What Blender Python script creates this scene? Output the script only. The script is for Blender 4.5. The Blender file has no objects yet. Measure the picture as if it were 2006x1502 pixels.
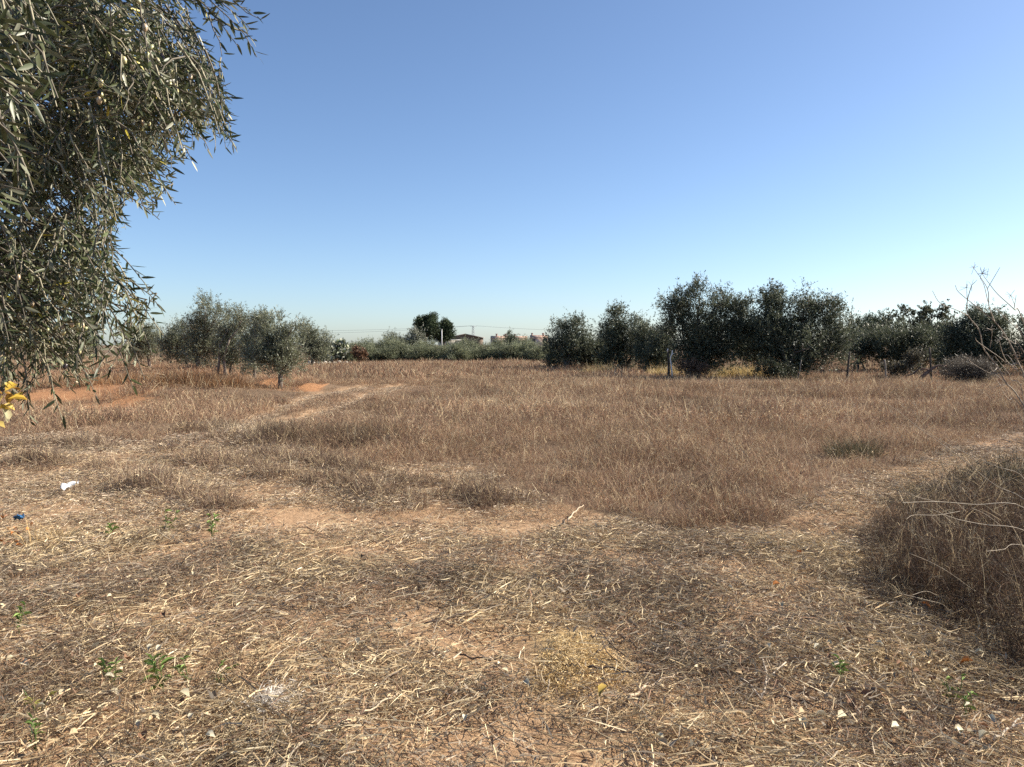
import bpy, math
import numpy as np
from mathutils import Vector, Matrix

# ------------------------------------------------------------------ camera, sky, sun, exposure
R = math.radians
scn = bpy.context.scene
COL = scn.collection
F, CX, CY, CAMH = 1574.0, 1003.0, 751.0, 1.6          # photo focal length / centre in pixels, eye height in metres
PITCH = math.atan(76.0 / F)

cam_data = bpy.data.cameras.new("camera")
cam_data.sensor_width = 36.0
cam_data.lens = 36.0 * F / 2006.0
cam_data.clip_start, cam_data.clip_end = 0.05, 6000.0
cam = bpy.data.objects.new("camera", cam_data)
COL.objects.link(cam)
cam.location = (0, 0, CAMH)
cam.rotation_euler = (R(90) - PITCH, 0, 0)
scn.camera = cam

SUN_AZ, SUN_EL = R(74), R(34)
world = bpy.data.worlds.new("World")
scn.world = world
world.use_nodes = True
wn = world.node_tree
sky = wn.nodes.new("ShaderNodeTexSky")
sky.sky_type = 'NISHITA'
sky.sun_disc = False
sky.sun_elevation = SUN_EL
sky.sun_rotation = SUN_AZ
sky.altitude = 0.0
sky.air_density = 0.78
sky.dust_density = 0.6
sky.ozone_density = 3.6
bg = wn.nodes["Background"]
bg.inputs["Strength"].default_value = 0.076
wn.links.new(sky.outputs[0], bg.inputs[0])

sun_dir = Vector((math.sin(SUN_AZ) * math.cos(SUN_EL), math.cos(SUN_AZ) * math.cos(SUN_EL), math.sin(SUN_EL)))
sun_data = bpy.data.lights.new("sun", 'SUN')
sun_data.energy = 5.0
sun_data.angle = R(0.53)
sun_data.color = (1.0, 0.91, 0.76)
sun = bpy.data.objects.new("sun", sun_data)
COL.objects.link(sun)
sun.rotation_euler = (-sun_dir).to_track_quat('-Z', 'Y').to_euler()
sun.location = sun_dir * 50

scn.view_settings.view_transform = 'Standard'
scn.view_settings.look = 'None'
scn.view_settings.exposure = 1.2
scn.view_settings.gamma = 1.0
scn.view_settings.use_curve_mapping = False
scn.cycles.max_bounces = 4
scn.cycles.transparent_max_bounces = 4
scn.cycles.use_denoising = False

# ------------------------------------------------------------------ helpers
cp, sp = math.cos(PITCH), math.sin(PITCH)

def ray(px, py):
    u, v = (px - CX) / F, (py - CY) / F
    return np.array([u, cp - v * sp, -sp - v * cp])

def at(px, py, D):                      # point seen at a photo pixel, D metres in front of the eye
    d = ray(px, py)
    return np.array([0, 0, CAMH]) + d * (D / d[1])

def gnd(px, py):                        # point of the flat ground seen at a photo pixel
    d = ray(px, py)
    t = CAMH / max(-d[2], 1e-4)
    return np.array([d[0] * t, d[1] * t, 0.0])

def hash2(ix, iy, s):
    n = (ix.astype(np.int64) * 374761393 + iy.astype(np.int64) * 668265263 + s * 982451653) & 0xFFFFFFFF
    n = ((n ^ (n >> 13)) * 1274126177) & 0xFFFFFFFF
    return ((n ^ (n >> 16)) & 0xFFFF) / 65535.0

def vnoise(x, y, s=0):                  # smooth value noise, 0..1
    x = np.asarray(x, float); y = np.asarray(y, float)
    ix, iy = np.floor(x), np.floor(y)
    fx, fy = x - ix, y - iy
    fx, fy = fx * fx * (3 - 2 * fx), fy * fy * (3 - 2 * fy)
    a, b = hash2(ix, iy, s), hash2(ix + 1, iy, s)
    c, d = hash2(ix, iy + 1, s), hash2(ix + 1, iy + 1, s)
    return (a * (1 - fx) + b * fx) * (1 - fy) + (c * (1 - fx) + d * fx) * fy

def inpoly(x, y, poly):
    r = np.zeros(np.shape(x), bool)
    n = len(poly)
    for i in range(n):
        x0, y0 = poly[i][:2]; x1, y1 = poly[(i + 1) % n][:2]
        if y0 == y1: continue
        c = (y0 > y) != (y1 > y)
        r ^= c & (x < (x1 - x0) * (y - y0) / (y1 - y0) + x0)
    return r

def dist_poly(x, y, pts):
    d = np.full(np.shape(x), 1e9)
    for i in range(len(pts) - 1):
        ax, ay = pts[i][:2]; bx, by = pts[i + 1][:2]
        L = (bx - ax) ** 2 + (by - ay) ** 2 + 1e-9
        t = np.clip(((x - ax) * (bx - ax) + (y - ay) * (by - ay)) / L, 0, 1)
        d = np.minimum(d, np.hypot(x - ax - t * (bx - ax), y - ay - t * (by - ay)))
    return d

def nrm(v):
    return v / (np.linalg.norm(v, axis=-1, keepdims=True) + 1e-9)

class MB:                               # collects vertices / faces / vertex colours of ONE mesh
    def __init__(self):
        self.v, self.f, self.c, self.n = [], [], [], 0
    def add(self, v, faces, col):
        v = np.asarray(v, float).reshape(-1, 3)
        col = np.asarray(col, float)
        if col.ndim == 1: col = np.tile(col[:3], (len(v), 1))
        self.v.append(v); self.c.append(col[:, :3])
        for f in (faces if isinstance(faces, list) else [faces]):
            self.f.append(np.asarray(f, np.int64) + self.n)
        self.n += len(v)
    def mesh(self, name, mat=None, smooth=False):
        me = bpy.data.meshes.new(name)
        V = np.concatenate(self.v)
        me.vertices.add(len(V)); me.vertices.foreach_set("co", V.ravel())
        loops = np.concatenate([f.ravel() for f in self.f])
        tot = np.concatenate([np.full(len(f), f.shape[1]) for f in self.f])
        st = np.concatenate([[0], np.cumsum(tot)[:-1]])
        me.loops.add(len(loops)); me.loops.foreach_set("vertex_index", loops)
        me.polygons.add(len(tot)); me.polygons.foreach_set("loop_start", st)
        if smooth: me.polygons.foreach_set("use_smooth", np.ones(len(tot), bool))
        C = np.concatenate(self.c)
        a = me.color_attributes.new("col", 'FLOAT_COLOR', 'POINT')
        a.data.foreach_set("color", np.column_stack([C, np.ones(len(C))]).ravel())
        me.update(calc_edges=True); me.validate()
        if mat: me.materials.append(mat)
        return me
    def build(self, name, mat, parent=None, loc=None, smooth=False):
        return link(name, self.mesh(name, mat, smooth), parent, loc)

def link(name, me, parent=None, loc=None):
    o = bpy.data.objects.new(name, me)
    COL.objects.link(o)
    if loc is not None: o.location = loc
    if parent: o.parent = parent
    return o

def tag(o, label=None, cat=None, group=None, kind=None):
    if label: o["label"] = label
    if cat: o["category"] = cat
    if group: o["group"] = group
    if kind: o["kind"] = kind
    return o

def thing(name, label, cat, loc, group=None):
    return tag(link(name, None, None, loc), label, cat, group)

def tube(mb, pts, rad, col, sides=6, cap=True):
    P = np.asarray(pts, float); n = len(P)
    rad = np.broadcast_to(np.asarray(rad, float), (n,)) if np.ndim(rad) else np.full(n, rad)
    T = nrm(np.gradient(P, axis=0))
    ref = np.array([0.31, 0.17, 0.93]) if abs(T[0][2]) < 0.9 else np.array([1.0, 0.1, 0.2])
    N = nrm(np.cross(T, ref)); B = np.cross(T, N)
    a = np.linspace(0, 2 * np.pi, sides, endpoint=False)
    V = P[:, None] + rad[:, None, None] * (np.cos(a)[None, :, None] * N[:, None] + np.sin(a)[None, :, None] * B[:, None])
    i = np.arange(n - 1)[:, None] * sides; j = np.arange(sides)[None]
    jn = (j + 1) % sides
    q = np.stack([i + j, i + jn, i + sides + jn, i + sides + j], -1).reshape(-1, 4)
    fs = [q]
    if cap:
        fs += [np.arange(sides)[None, ::-1], (np.arange(sides) + (n - 1) * sides)[None]]
    mb.add(V.reshape(-1, 3), fs, col)

def smooth_line(pts, n):                # Catmull-Rom through the points
    P = np.asarray(pts, float)
    P = np.vstack([2 * P[0] - P[1], P, 2 * P[-1] - P[-2]])
    out = []
    m = len(P) - 3
    for t in np.linspace(0, m - 1e-6, n):
        k = int(t); u = t - k
        a, b, c, d = P[k:k + 4]
        out.append(0.5 * (2 * b + (c - a) * u + (2 * a - 5 * b + 4 * c - d) * u * u + (3 * b - a - 3 * c + d) * u ** 3))
    return np.array(out)

def blades(mb, base, d, L, W, bend, col, rng, tipf=0.15):
    """curved grass blades: 5 vertices each"""
    n = len(base)
    d = nrm(d)
    side = nrm(np.cross(d, rng.normal(size=(n, 3))))
    bv = rng.normal(size=(n, 3)); bv[:, 2] -= 0.6
    mid = base + d * (L * 0.5)[:, None] + bv * (bend * L * 0.06)[:, None]
    tip = base + d * L[:, None] + bv * (bend * L * 0.28)[:, None]
    w = (W / 2)[:, None]
    V = np.stack([base - side * w, base + side * w, mid - side * w * 0.85, mid + side * w * 0.85, tip], 1).reshape(-1, 3)
    k = np.arange(n)[:, None] * 5
    C = np.repeat(col, 5, axis=0)
    mb.add(V, [k + np.array([0, 1, 3, 2]), k + np.array([2, 3, 4])], C)

def pick(rng, pal, n, jit=0.18):
    pal = np.asarray([p[:3] for p in pal]); w = np.array([1.0] * len(pal))
    c = pal[rng.integers(0, len(pal), n)]
    return c * (1 + jit * rng.normal(size=(n, 1))).clip(0.4, 1.8)

# ------------------------------------------------------------------ materials
def new_mat(name):
    m = bpy.data.materials.new(name); m.use_nodes = True
    m.node_tree.nodes.clear()
    return m, m.node_tree.nodes, m.node_tree.links

def plant_mat(name, rough=0.55, transl=0.25, spec=0.3, var=0.35, vscale=0.25, tint=(0.75, 1.25), bump=0.0, bscale=60):
    """colour attribute, varied by world-space noise, with some light coming through"""
    m, N, L = new_mat(name)
    out = N.new("ShaderNodeOutputMaterial")
    at_ = N.new("ShaderNodeAttribute"); at_.attribute_name = "col"
    geo = N.new("ShaderNodeNewGeometry")
    nz = N.new("ShaderNodeTexNoise"); nz.inputs["Scale"].default_value = vscale; nz.inputs["Detail"].default_value = 3
    L.new(geo.outputs["Position"], nz.inputs["Vector"])
    mr = N.new("ShaderNodeMapRange"); mr.inputs[1].default_value = 0.3; mr.inputs[2].default_value = 0.7
    mr.inputs[3].default_value = tint[0]; mr.inputs[4].default_value = tint[1]
    L.new(nz.outputs["Fac"], mr.inputs[0])
    mx = N.new("ShaderNodeVectorMath"); mx.operation = 'SCALE'
    L.new(at_.outputs["Color"], mx.inputs[0]); L.new(mr.outputs[0], mx.inputs["Scale"])
    pb = N.new("ShaderNodeBsdfPrincipled")
    pb.inputs["Roughness"].default_value = rough
    pb.inputs["Specular IOR Level"].default_value = spec
    L.new(mx.outputs[0], pb.inputs["Base Color"])
    if bump:
        bn = N.new("ShaderNodeTexNoise"); bn.inputs["Scale"].default_value = bscale; bn.inputs["Detail"].default_value = 6
        L.new(geo.outputs["Position"], bn.inputs["Vector"])
        bp = N.new("ShaderNodeBump"); bp.inputs["Strength"].default_value = bump; bp.inputs["Distance"].default_value = 0.02
        L.new(bn.outputs["Fac"], bp.inputs["Height"]); L.new(bp.outputs[0], pb.inputs["Normal"])
    if transl > 0:
        tr = N.new("ShaderNodeBsdfTranslucent")
        L.new(mx.outputs[0], tr.inputs["Color"])
        ms = N.new("ShaderNodeMixShader"); ms.inputs[0].default_value = transl
        L.new(pb.outputs[0], ms.inputs[1]); L.new(tr.outputs[0], ms.inputs[2]); L.new(ms.outputs[0], out.inputs[0])
    else:
        L.new(pb.outputs[0], out.inputs[0])
    return m

M_grass = plant_mat("dry_grass", 0.7, 0.22, 0.12, vscale=0.35, tint=(0.72, 1.3))
M_litter = plant_mat("dry_straw", 0.75, 0.15, 0.1, vscale=1.6, tint=(0.75, 1.2))
M_leaf = plant_mat("olive_leaf", 0.42, 0.15, 0.32, vscale=2.0, tint=(0.8, 1.2))
M_foliage = plant_mat("tree_foliage", 0.5, 0.3, 0.35, vscale=1.2, tint=(0.75, 1.25))
M_pine = plant_mat("pine_needles", 0.6, 0.1, 0.2, vscale=0.5, tint=(0.8, 1.2))
M_bark = plant_mat("bark", 0.85, 0.0, 0.2, vscale=9.0, tint=(0.55, 1.35), bump=0.8, bscale=45)
M_twig = plant_mat("dry_twig", 0.7, 0.0, 0.25, vscale=25.0, tint=(0.75, 1.2))
M_fruit = plant_mat("olive_fruit", 0.32, 0.0, 0.5, vscale=40.0, tint=(0.8, 1.15))
M_paper = plant_mat("paper", 0.8, 0.1, 0.2, vscale=30.0, tint=(0.9, 1.05))
M_wall = plant_mat("plaster", 0.9, 0.0, 0.2, vscale=0.8, tint=(0.85, 1.1))

# ------------------------------------------------------------------ the lie of the land (world x to the right, y ahead)
PATH_PX = [(-900, 3000), (-900, 905), (0, 868), (120, 852), (170, 866), (260, 880), (300, 885), (345, 866), (420, 856), (470, 846),
           (495, 842), (505, 858), (560, 882), (640, 905), (700, 917), (800, 917), (870, 908), (925, 908), (940, 942), (1010, 978),
           (1100, 988), (1200, 1003), (1290, 1032), (1380, 1047), (1480, 1042), (1560, 1010), (1650, 962), (1750, 917), (1900, 877),
           (2006, 848), (2400, 775), (2400, 900), (2006, 930), (1900, 942), (1790, 962), (1720, 1008), (1640, 1066), (1585, 1110),
           (1610, 1165), (1720, 1215), (1800, 1290), (1900, 1350), (2006, 1405), (2300, 1520), (2900, 3000)]
PATH = [gnd(*p) for p in PATH_PX]
THICK_PX = [(1585, 1110), (1640, 1066), (1720, 1020), (1850, 1000), (2006, 985), (2500, 985), (3100, 1800), (2300, 1520), (2006, 1405),
            (1900, 1350), (1800, 1290), (1720, 1215), (1610, 1165)]
THICK = [gnd(*p) for p in THICK_PX]
SCRUB_PX = [(1690, 992), (1740, 975), (1790, 960), (1900, 942), (2006, 932), (2500, 905), (2500, 985), (2006, 985), (1850, 1000), (1740, 1005)]
SCRUB = [gnd(*p) for p in SCRUB_PX]
TRACKS = [[gnd(*p) for p in q] for q in (
    [(470, 880), (520, 845), (580, 822), (660, 800), (720, 778), (795, 752)],
    [(300, 890), (420, 852), (510, 818), (590, 790), (680, 768), (750, 748)],
    [(120, 850), (220, 880), (330, 905), (450, 890), (480, 870)])]
STRIPS = [[gnd(*p) for p in q] for q in (
    [(302, 893), (335, 884), (372, 880)],
    [(350, 858), (400, 848), (455, 836)],
    [(350, 903), (430, 918), (500, 932), (560, 942)],
    [(640, 955), (730, 972), (800, 990)],
    [(30, 885), (90, 880)], [(145, 876), (200, 886)],
    [(197, 925), (250, 945), (310, 972)], [(370, 985), (440, 1005)], [(60, 915), (120, 922)],
    [(520, 900), (620, 918), (720, 935)],
    [(720, 940), (840, 955), (960, 985)])]
SOIL_PX = [(-300, 742), (200, 722), (330, 716), (420, 722), (500, 735), (560, 742), (640, 760), (630, 776), (560, 772), (480, 768), (400, 757),
           (330, 760), (300, 800), (180, 806), (60, 800), (-300, 820)]
SOIL = [gnd(*p) for p in SOIL_PX]
YOUNG = [gnd(548, 764), gnd(497, 752), gnd(443, 745), gnd(388, 731), gnd(366, 724)]

def height(x, y):
    x = np.asarray(x, float); y = np.asarray(y, float)
    far = np.clip(np.hypot(x, y) / 60, 0, 1)
    h = 0.07 * (vnoise(x * .35, y * .35, 1) - .5) + 0.035 * (vnoise(x * 1.4, y * 1.4, 2) - .5) + 0.02 * (vnoise(x * 4, y * 4, 3) - .5)
    h = h * (1 - 0.5 * far)
    for tr in TRACKS[:2]:
        d = dist_poly(x, y, tr)
        h = h - 0.07 * np.exp(-(d / 0.28) ** 2) + 0.035 * np.exp(-((d - 0.5) / 0.25) ** 2)
    for st in STRIPS:
        h = h + 0.05 * np.exp(-(dist_poly(x, y, st) / 0.35) ** 2)
    for px, py, rx, ry, a in ((330, 778, 3.6, 1.6, .42), (230, 770, 2.6, 1.6, .3), (600, 868, 2.2, .8, .14), (110, 905, 1.2, .8, .08)):
        c = gnd(px, py)
        h = h + a * np.exp(-((x - c[0]) / rx) ** 2 - ((y - c[1]) / ry) ** 2)
    for c in YOUNG:                      # earth basins dug round the young olives
        d = np.hypot(x - c[0] - 0.35, y - c[1] - 0.4)
        h = h + 0.15 * np.exp(-((d - 1.25) / 0.3) ** 2) - 0.1 * np.exp(-(d / 0.9) ** 2)
    h = h + 0.2 * np.exp(-(dist_poly(x, y, YOUNG) / 1.6) ** 2)
    soil = inpoly(x, y, SOIL)
    h = h + np.where(soil, 0.05 * np.sin((x * .75 + y) * 3.1) + 0.06 * (vnoise(x * 2.3, y * 2.3, 9) - .5), 0)
    c = gnd(1130, 1290)                  # heap of chips
    h = h + 0.06 * np.exp(-((x - c[0]) / .22) ** 2 - ((y - c[1]) / .45) ** 2)
    return h

def axis(fine0, fine1, step, g, end, start):
    a = list(np.arange(fine0, fine1, step)); s = step
    while a[-1] < end: s *= g; a.append(a[-1] + s)
    s = step; b = [fine0]
    while b[-1] > start: s *= g * 1.05; b.append(b[-1] - s)
    return np.array(b[:0:-1] + a)

gx = axis(-7, 7, 0.085, 1.07, 2500, -2500)
gy = axis(1.5, 14, 0.085, 1.055, 2600, -300)
X, Y = np.meshgrid(gx, gy)
Z = height(X.ravel(), Y.ravel())
nx, ny = len(gx), len(gy)
i = (np.arange(ny - 1)[:, None] * nx + np.arange(nx - 1)[None]).ravel()
quads = np.stack([i, i + 1, i + nx + 1, i + nx], 1)
xr, yr = X.ravel(), Y.ravel()
jx = xr + 0.5 * (vnoise(xr * 1.7, yr * 1.7, 21) - .5); jy = yr + 0.5 * (vnoise(xr * 1.7, yr * 1.7, 22) - .5)
soilm = inpoly(jx, jy, SOIL).astype(float)
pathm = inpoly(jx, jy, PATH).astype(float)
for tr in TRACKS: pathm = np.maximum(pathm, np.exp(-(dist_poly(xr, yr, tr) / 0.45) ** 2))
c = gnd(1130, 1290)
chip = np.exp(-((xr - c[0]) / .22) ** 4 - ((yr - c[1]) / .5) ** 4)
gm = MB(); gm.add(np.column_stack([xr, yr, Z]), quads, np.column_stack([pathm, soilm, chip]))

m, N, L = new_mat("ground_soil")
out = N.new("ShaderNodeOutputMaterial"); pb = N.new("ShaderNodeBsdfPrincipled")
pb.inputs["Roughness"].default_value = 0.95; pb.inputs["Specular IOR Level"].default_value = 0.1
geo = N.new("ShaderNodeNewGeometry"); atn = N.new("ShaderNodeAttribute"); atn.attribute_name = "col"
sep = N.new("ShaderNodeSeparateColor"); L.new(atn.outputs["Color"], sep.inputs[0])
def noise(scale, det=4, rough=0.6):
    n = N.new("ShaderNodeTexNoise"); n.inputs["Scale"].default_value = scale; n.inputs["Detail"].default_value = det
    n.inputs["Roughness"].default_value = rough
    L.new(geo.outputs["Position"], n.inputs["Vector"]); return n
def ramp(src, stops):
    r = N.new("ShaderNodeValToRGB"); el = r.color_ramp.elements
    while len(el) < len(stops): el.new(0.5)
    for e, (p, cc) in zip(el, stops): e.position = p; e.color = (*cc, 1)
    L.new(src, r.inputs[0]); return r
def mix(f, a, b):
    mxn = N.new("ShaderNodeMix"); mxn.data_type = 'RGBA'
    if isinstance(f, float): mxn.inputs[0].default_value = f
    else: L.new(f, mxn.inputs[0])
    L.new(a, mxn.inputs[6]); L.new(b, mxn.inputs[7]); return mxn.outputs[2]
n1, n2, n3 = noise(0.9), noise(14, 6, .7), noise(90, 5, .7)
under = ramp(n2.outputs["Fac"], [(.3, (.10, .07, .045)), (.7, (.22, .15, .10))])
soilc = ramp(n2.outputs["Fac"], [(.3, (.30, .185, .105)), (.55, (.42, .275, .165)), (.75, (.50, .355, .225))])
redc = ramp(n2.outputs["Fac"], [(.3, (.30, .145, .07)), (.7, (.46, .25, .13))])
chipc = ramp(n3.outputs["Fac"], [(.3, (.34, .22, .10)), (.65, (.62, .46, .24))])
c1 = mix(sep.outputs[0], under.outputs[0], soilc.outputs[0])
c2 = mix(sep.outputs[1], c1, redc.outputs[0])
c3 = mix(sep.outputs[2], c2, chipc.outputs[0])
fine = ramp(n3.outputs["Fac"], [(.3, (.62, .62, .62)), (.7, (1.15, 1.15, 1.15))])
mul = N.new("ShaderNodeMix"); mul.data_type = 'RGBA'; mul.blend_type = 'MULTIPLY'; mul.inputs[0].default_value = 1.0
L.new(c3, mul.inputs[6]); L.new(fine.outputs[0], mul.inputs[7]); L.new(mul.outputs[2], pb.inputs["Base Color"])
bp = N.new("ShaderNodeBump"); bp.inputs["Strength"].default_value = 0.7; bp.inputs["Distance"].default_value = 0.03
L.new(n2.outputs["Fac"], bp.inputs["Height"])
bp2 = N.new("ShaderNodeBump"); bp2.inputs["Strength"].default_value = 0.6; bp2.inputs["Distance"].default_value = 0.01
L.new(n3.outputs["Fac"], bp2.inputs["Height"]); L.new(bp.outputs[0], bp2.inputs["Normal"]); L.new(bp2.outputs[0], pb.inputs["Normal"])
L.new(pb.outputs[0], out.inputs[0])
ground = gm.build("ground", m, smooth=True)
tag(ground, "dry reddish field soil under the grass and straw", "ground", kind="structure")

def on_ground(px, py):
    p = gnd(px, py)
    for _ in range(3):
        d = ray(px, py); t = (CAMH - float(height(p[0], p[1]))) / max(-d[2], 1e-4)
        p = np.array([d[0] * t, d[1] * t, 0])
    p[2] = float(height(p[0], p[1])); return p

# ------------------------------------------------------------------ instanced ground cover
def scatter(name, pts, rz, tilt, scl, idx, variants, label, cat):
    coll = bpy.data.collections.new(name + "_variants")
    for me in variants:
        coll.objects.link(bpy.data.objects.new(me.name, me))
    n = len(pts)
    me = bpy.data.meshes.new(name)
    me.vertices.add(n); me.vertices.foreach_set("co", np.asarray(pts, float).ravel())
    a = me.attributes.new("rot", 'FLOAT_VECTOR', 'POINT'); a.data.foreach_set("vector", np.column_stack([tilt, rz]).ravel())
    a = me.attributes.new("scl", 'FLOAT_VECTOR', 'POINT'); a.data.foreach_set("vector", np.asarray(scl, float).ravel())
    a = me.attributes.new("idx", 'INT', 'POINT'); a.data.foreach_set("value", np.asarray(idx, np.int32))
    o = link(name, me)
    ng = bpy.data.node_groups.new(name + "_nodes", 'GeometryNodeTree')
    ng.interface.new_socket("Geometry", in_out='INPUT', socket_type='NodeSocketGeometry')
    ng.interface.new_socket("Geometry", in_out='OUTPUT', socket_type='NodeSocketGeometry')
    nn, ll = ng.nodes, ng.links
    gi, go = nn.new("NodeGroupInput"), nn.new("NodeGroupOutput")
    iop = nn.new("GeometryNodeInstanceOnPoints"); ci = nn.new("GeometryNodeCollectionInfo")
    ci.inputs[0].default_value = coll; ci.inputs[1].default_value = True; ci.inputs[2].default_value = True
    def named(nm, ty):
        q = nn.new("GeometryNodeInputNamedAttribute"); q.data_type = ty; q.inputs[0].default_value = nm
        return next(s for s in q.outputs if s.enabled)
    e2r = nn.new("FunctionNodeEulerToRotation"); ll.new(named("rot", 'FLOAT_VECTOR'), e2r.inputs[0])
    ll.new(gi.outputs[0], iop.inputs["Points"]); ll.new(ci.outputs[0], iop.inputs["Instance"])
    iop.inputs["Pick Instance"].default_value = True
    ll.new(named("idx", 'INT'), iop.inputs["Instance Index"]); ll.new(e2r.outputs[0], iop.inputs["Rotation"])
    ll.new(named("scl", 'FLOAT_VECTOR'), iop.inputs["Scale"]); ll.new(iop.outputs[0], go.inputs[0])
    md = o.modifiers.new("scatter", 'NODES'); md.node_group = ng
    return tag(o, label, cat, kind="stuff")

rng = np.random.default_rng(7)
BROWN = [(.215, .132, .086), (.28, .176, .116), (.155, .094, .064), (.31, .192, .124), (.265, .145, .09), (.36, .245, .16), (.23, .155, .112)]
STRAW = [(.56, .445, .28), (.48, .37, .225), (.62, .52, .35), (.42, .315, .19)]
GREY = [(.30, .25, .19), (.22, .18, .14), (.37, .31, .235), (.15, .12, .09)]

def tuft(name, n, rad, h0, h1, w, lean, pal, pale=0.12, seed=0, mat=None, bend=1.0, heads=0):
    r = np.random.default_rng(seed); mb = MB()
    a = r.uniform(0, 2 * np.pi, n); q = rad * np.sqrt(r.uniform(0, 1, n))
    base = np.column_stack([q * np.cos(a), q * np.sin(a), np.full(n, -0.02)])
    d = np.column_stack([r.normal(0, lean, n), r.normal(0, lean, n), np.ones(n)])
    Lh = r.uniform(h0, h1, n)
    col = pick(r, pal, n)
    k = r.uniform(size=n) < pale
    col[k] = pick(r, STRAW, k.sum()); Lh[k] *= 1.2
    blades(mb, base, d, Lh, w * r.uniform(.6, 1.4, n), bend * r.uniform(.3, 1.6, n), col, r)
    if heads:                            # short seed-head side blades near the top
        s = r.integers(0, n, heads)
        b2 = base[s] + nrm(d[s]) * (Lh[s] * r.uniform(.5, .95, heads))[:, None]
        d2 = nrm(d[s]) + r.normal(0, .7, (heads, 3))
        blades(mb, b2, d2, Lh[s] * r.uniform(.12, .3, heads), w * r.uniform(.7, 1.5, heads), np.ones(heads), col[s] * 1.15, r)
    return mb.mesh(name, mat or M_grass)

def litter(name, n, rad, l0, l1, w, seed, pal, lift=0.03, bits=0):
    r = np.random.default_rng(seed); mb = MB()
    a = r.uniform(0, 2 * np.pi, n); q = rad * np.sqrt(r.uniform(0, 1, n))
    base = np.column_stack([q * np.cos(a), q * np.sin(a), r.uniform(0.001, lift, n)])
    t = r.normal(.4, 1.0, n) + np.pi * r.integers(0, 2, n)
    d = np.column_stack([np.cos(t), np.sin(t), r.normal(.05, .19, n)])
    blades(mb, base, d, r.uniform(l0, l1, n) * r.uniform(.5, 1, n), w * r.uniform(.5, 1.5, n), r.uniform(0, 1.6, n), pick(r, pal, n, .25), r)
    if bits:                             # crumbs of leaf, curled
        a = r.uniform(0, 2 * np.pi, bits); q = rad * np.sqrt(r.uniform(0, 1, bits))
        b = np.column_stack([q * np.cos(a), q * np.sin(a), r.uniform(0.005, lift, bits)])
        t = r.uniform(0, 2 * np.pi, bits)
        d = np.column_stack([np.cos(t), np.sin(t), r.normal(.1, .4, bits)])
        blades(mb, b, d, r.uniform(.015, .04, bits), r.uniform(.006, .014, bits), r.uniform(0, 1.5, bits), pick(r, STRAW + GREY, bits, .25), r)
    return mb.mesh(name, M_litter)

def field_points(dmin, dmax, dens, spread=0.78, pad=2.5):
    # uniform points over the wedge of ground ahead of the viewer, with room at both sides
    n = int(dens * ((dmax ** 2 - dmin ** 2) * spread + 2 * pad * (dmax - dmin)))
    D = np.sqrt(rng.uniform(dmin ** 2, dmax ** 2, n)) if dmin > 5 else rng.uniform(dmin, dmax, n)
    if dmin <= 5:
        D = D[rng.uniform(size=n) < (D * spread + pad) / (dmax * spread + pad)]
    x = rng.uniform(-1, 1, len(D)) * (D * spread + pad)
    return x, D

def zones(x, y):
    jx = x + 0.35 * (vnoise(x * 2.1, y * 2.1, 31) - .5); jy = y + 0.35 * (vnoise(x * 2.1, y * 2.1, 32) - .5) * (1 + y * .04)
    inp = inpoly(jx, jy, PATH)
    tr = np.minimum(np.minimum(dist_poly(jx, jy, TRACKS[0]), dist_poly(jx, jy, TRACKS[1])), dist_poly(jx, jy, TRACKS[2]))
    st = np.full(len(x), 9.0)
    for s in STRIPS: st = np.minimum(st, dist_poly(jx, jy, s))
    return inp, tr, st, inpoly(jx, jy, THICK), inpoly(jx, jy, SCRUB), inpoly(jx, jy, SOIL)

def tall_scale(x, y):
    inp, tr, st, th, sc, so = zones(x, y)
    s = 0.45 + 0.85 * vnoise(x * .45, y * .45, 41) + 0.5 * (vnoise(x * 1.6, y * 1.6, 42) - .5)
    s = s * np.clip(.5 + dist_poly(x, y, PATH) / .9, 0, 1)
    rd = gnd(610, 868); s = s * (1 + .55 * np.exp(-((x - rd[0]) / 2.2) ** 2 - ((y - rd[1]) / 1.1) ** 2))
    gd = dist_poly(x, y, YOUNG)          # low growth on and before the earth ridge of the young olives
    s = np.where((gd < 1.9) & (x > -16), 0, np.where((gd < 5.5) & (y < 31) & (x > -13), s * .28, s))
    s = s * np.clip((tr - 0.2) / 0.2, 0.0, 1) * np.where(tr < 2.2, .7, 1)
    inside = np.where(st < 0.25, 0.4 * (1 - st / 0.4) + .1, np.where(vnoise(x * .9, y * .9, 43) > .62, .28, 0.0))
    s = np.where(inp, inside, s)
    s = np.where(so, np.where(vnoise(x * .8, y * .8, 44) > .38, .3 + .7 * vnoise(x, y, 45), 0), s)
    s = np.where(th | sc, 0.0, s)
    return s

def place(x, y, s, variants, name, label, cat, jit=.25, tilt=.12, zs=1.0, idx=None):
    k = s > 0.07
    x, y, s = x[k], y[k], s[k]
    n = len(x)
    z = height(x, y)
    w = np.clip(s, .55, 1.4) * rng.uniform(1 - jit, 1 + jit, n)
    sc = np.column_stack([w, w, s * zs * rng.uniform(1 - jit, 1 + jit, n)])
    return scatter(name, np.column_stack([x, y, z]), rng.uniform(0, 6.283, n), rng.normal(0, tilt, (n, 2)), sc,
                   rng.integers(0, len(variants), n) if idx is None else idx[k], variants, label, cat)

near_t = [tuft("grass_tuft_near", 50, .17, .10, .30, .0038, .5, BROWN, .17, 100 + k, heads=30, bend=1.6) for k in range(6)]
mid_t = [tuft("grass_tuft_mid", 95, .42, .10, .30, .0078, .5, BROWN, .17, 120 + k, heads=30, bend=1.5) for k in range(5)]
far_t = [tuft("grass_tuft_far", 130, 1.0, .12, .30, .017, .45, BROWN, .15, 140 + k) for k in range(4)]

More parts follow.
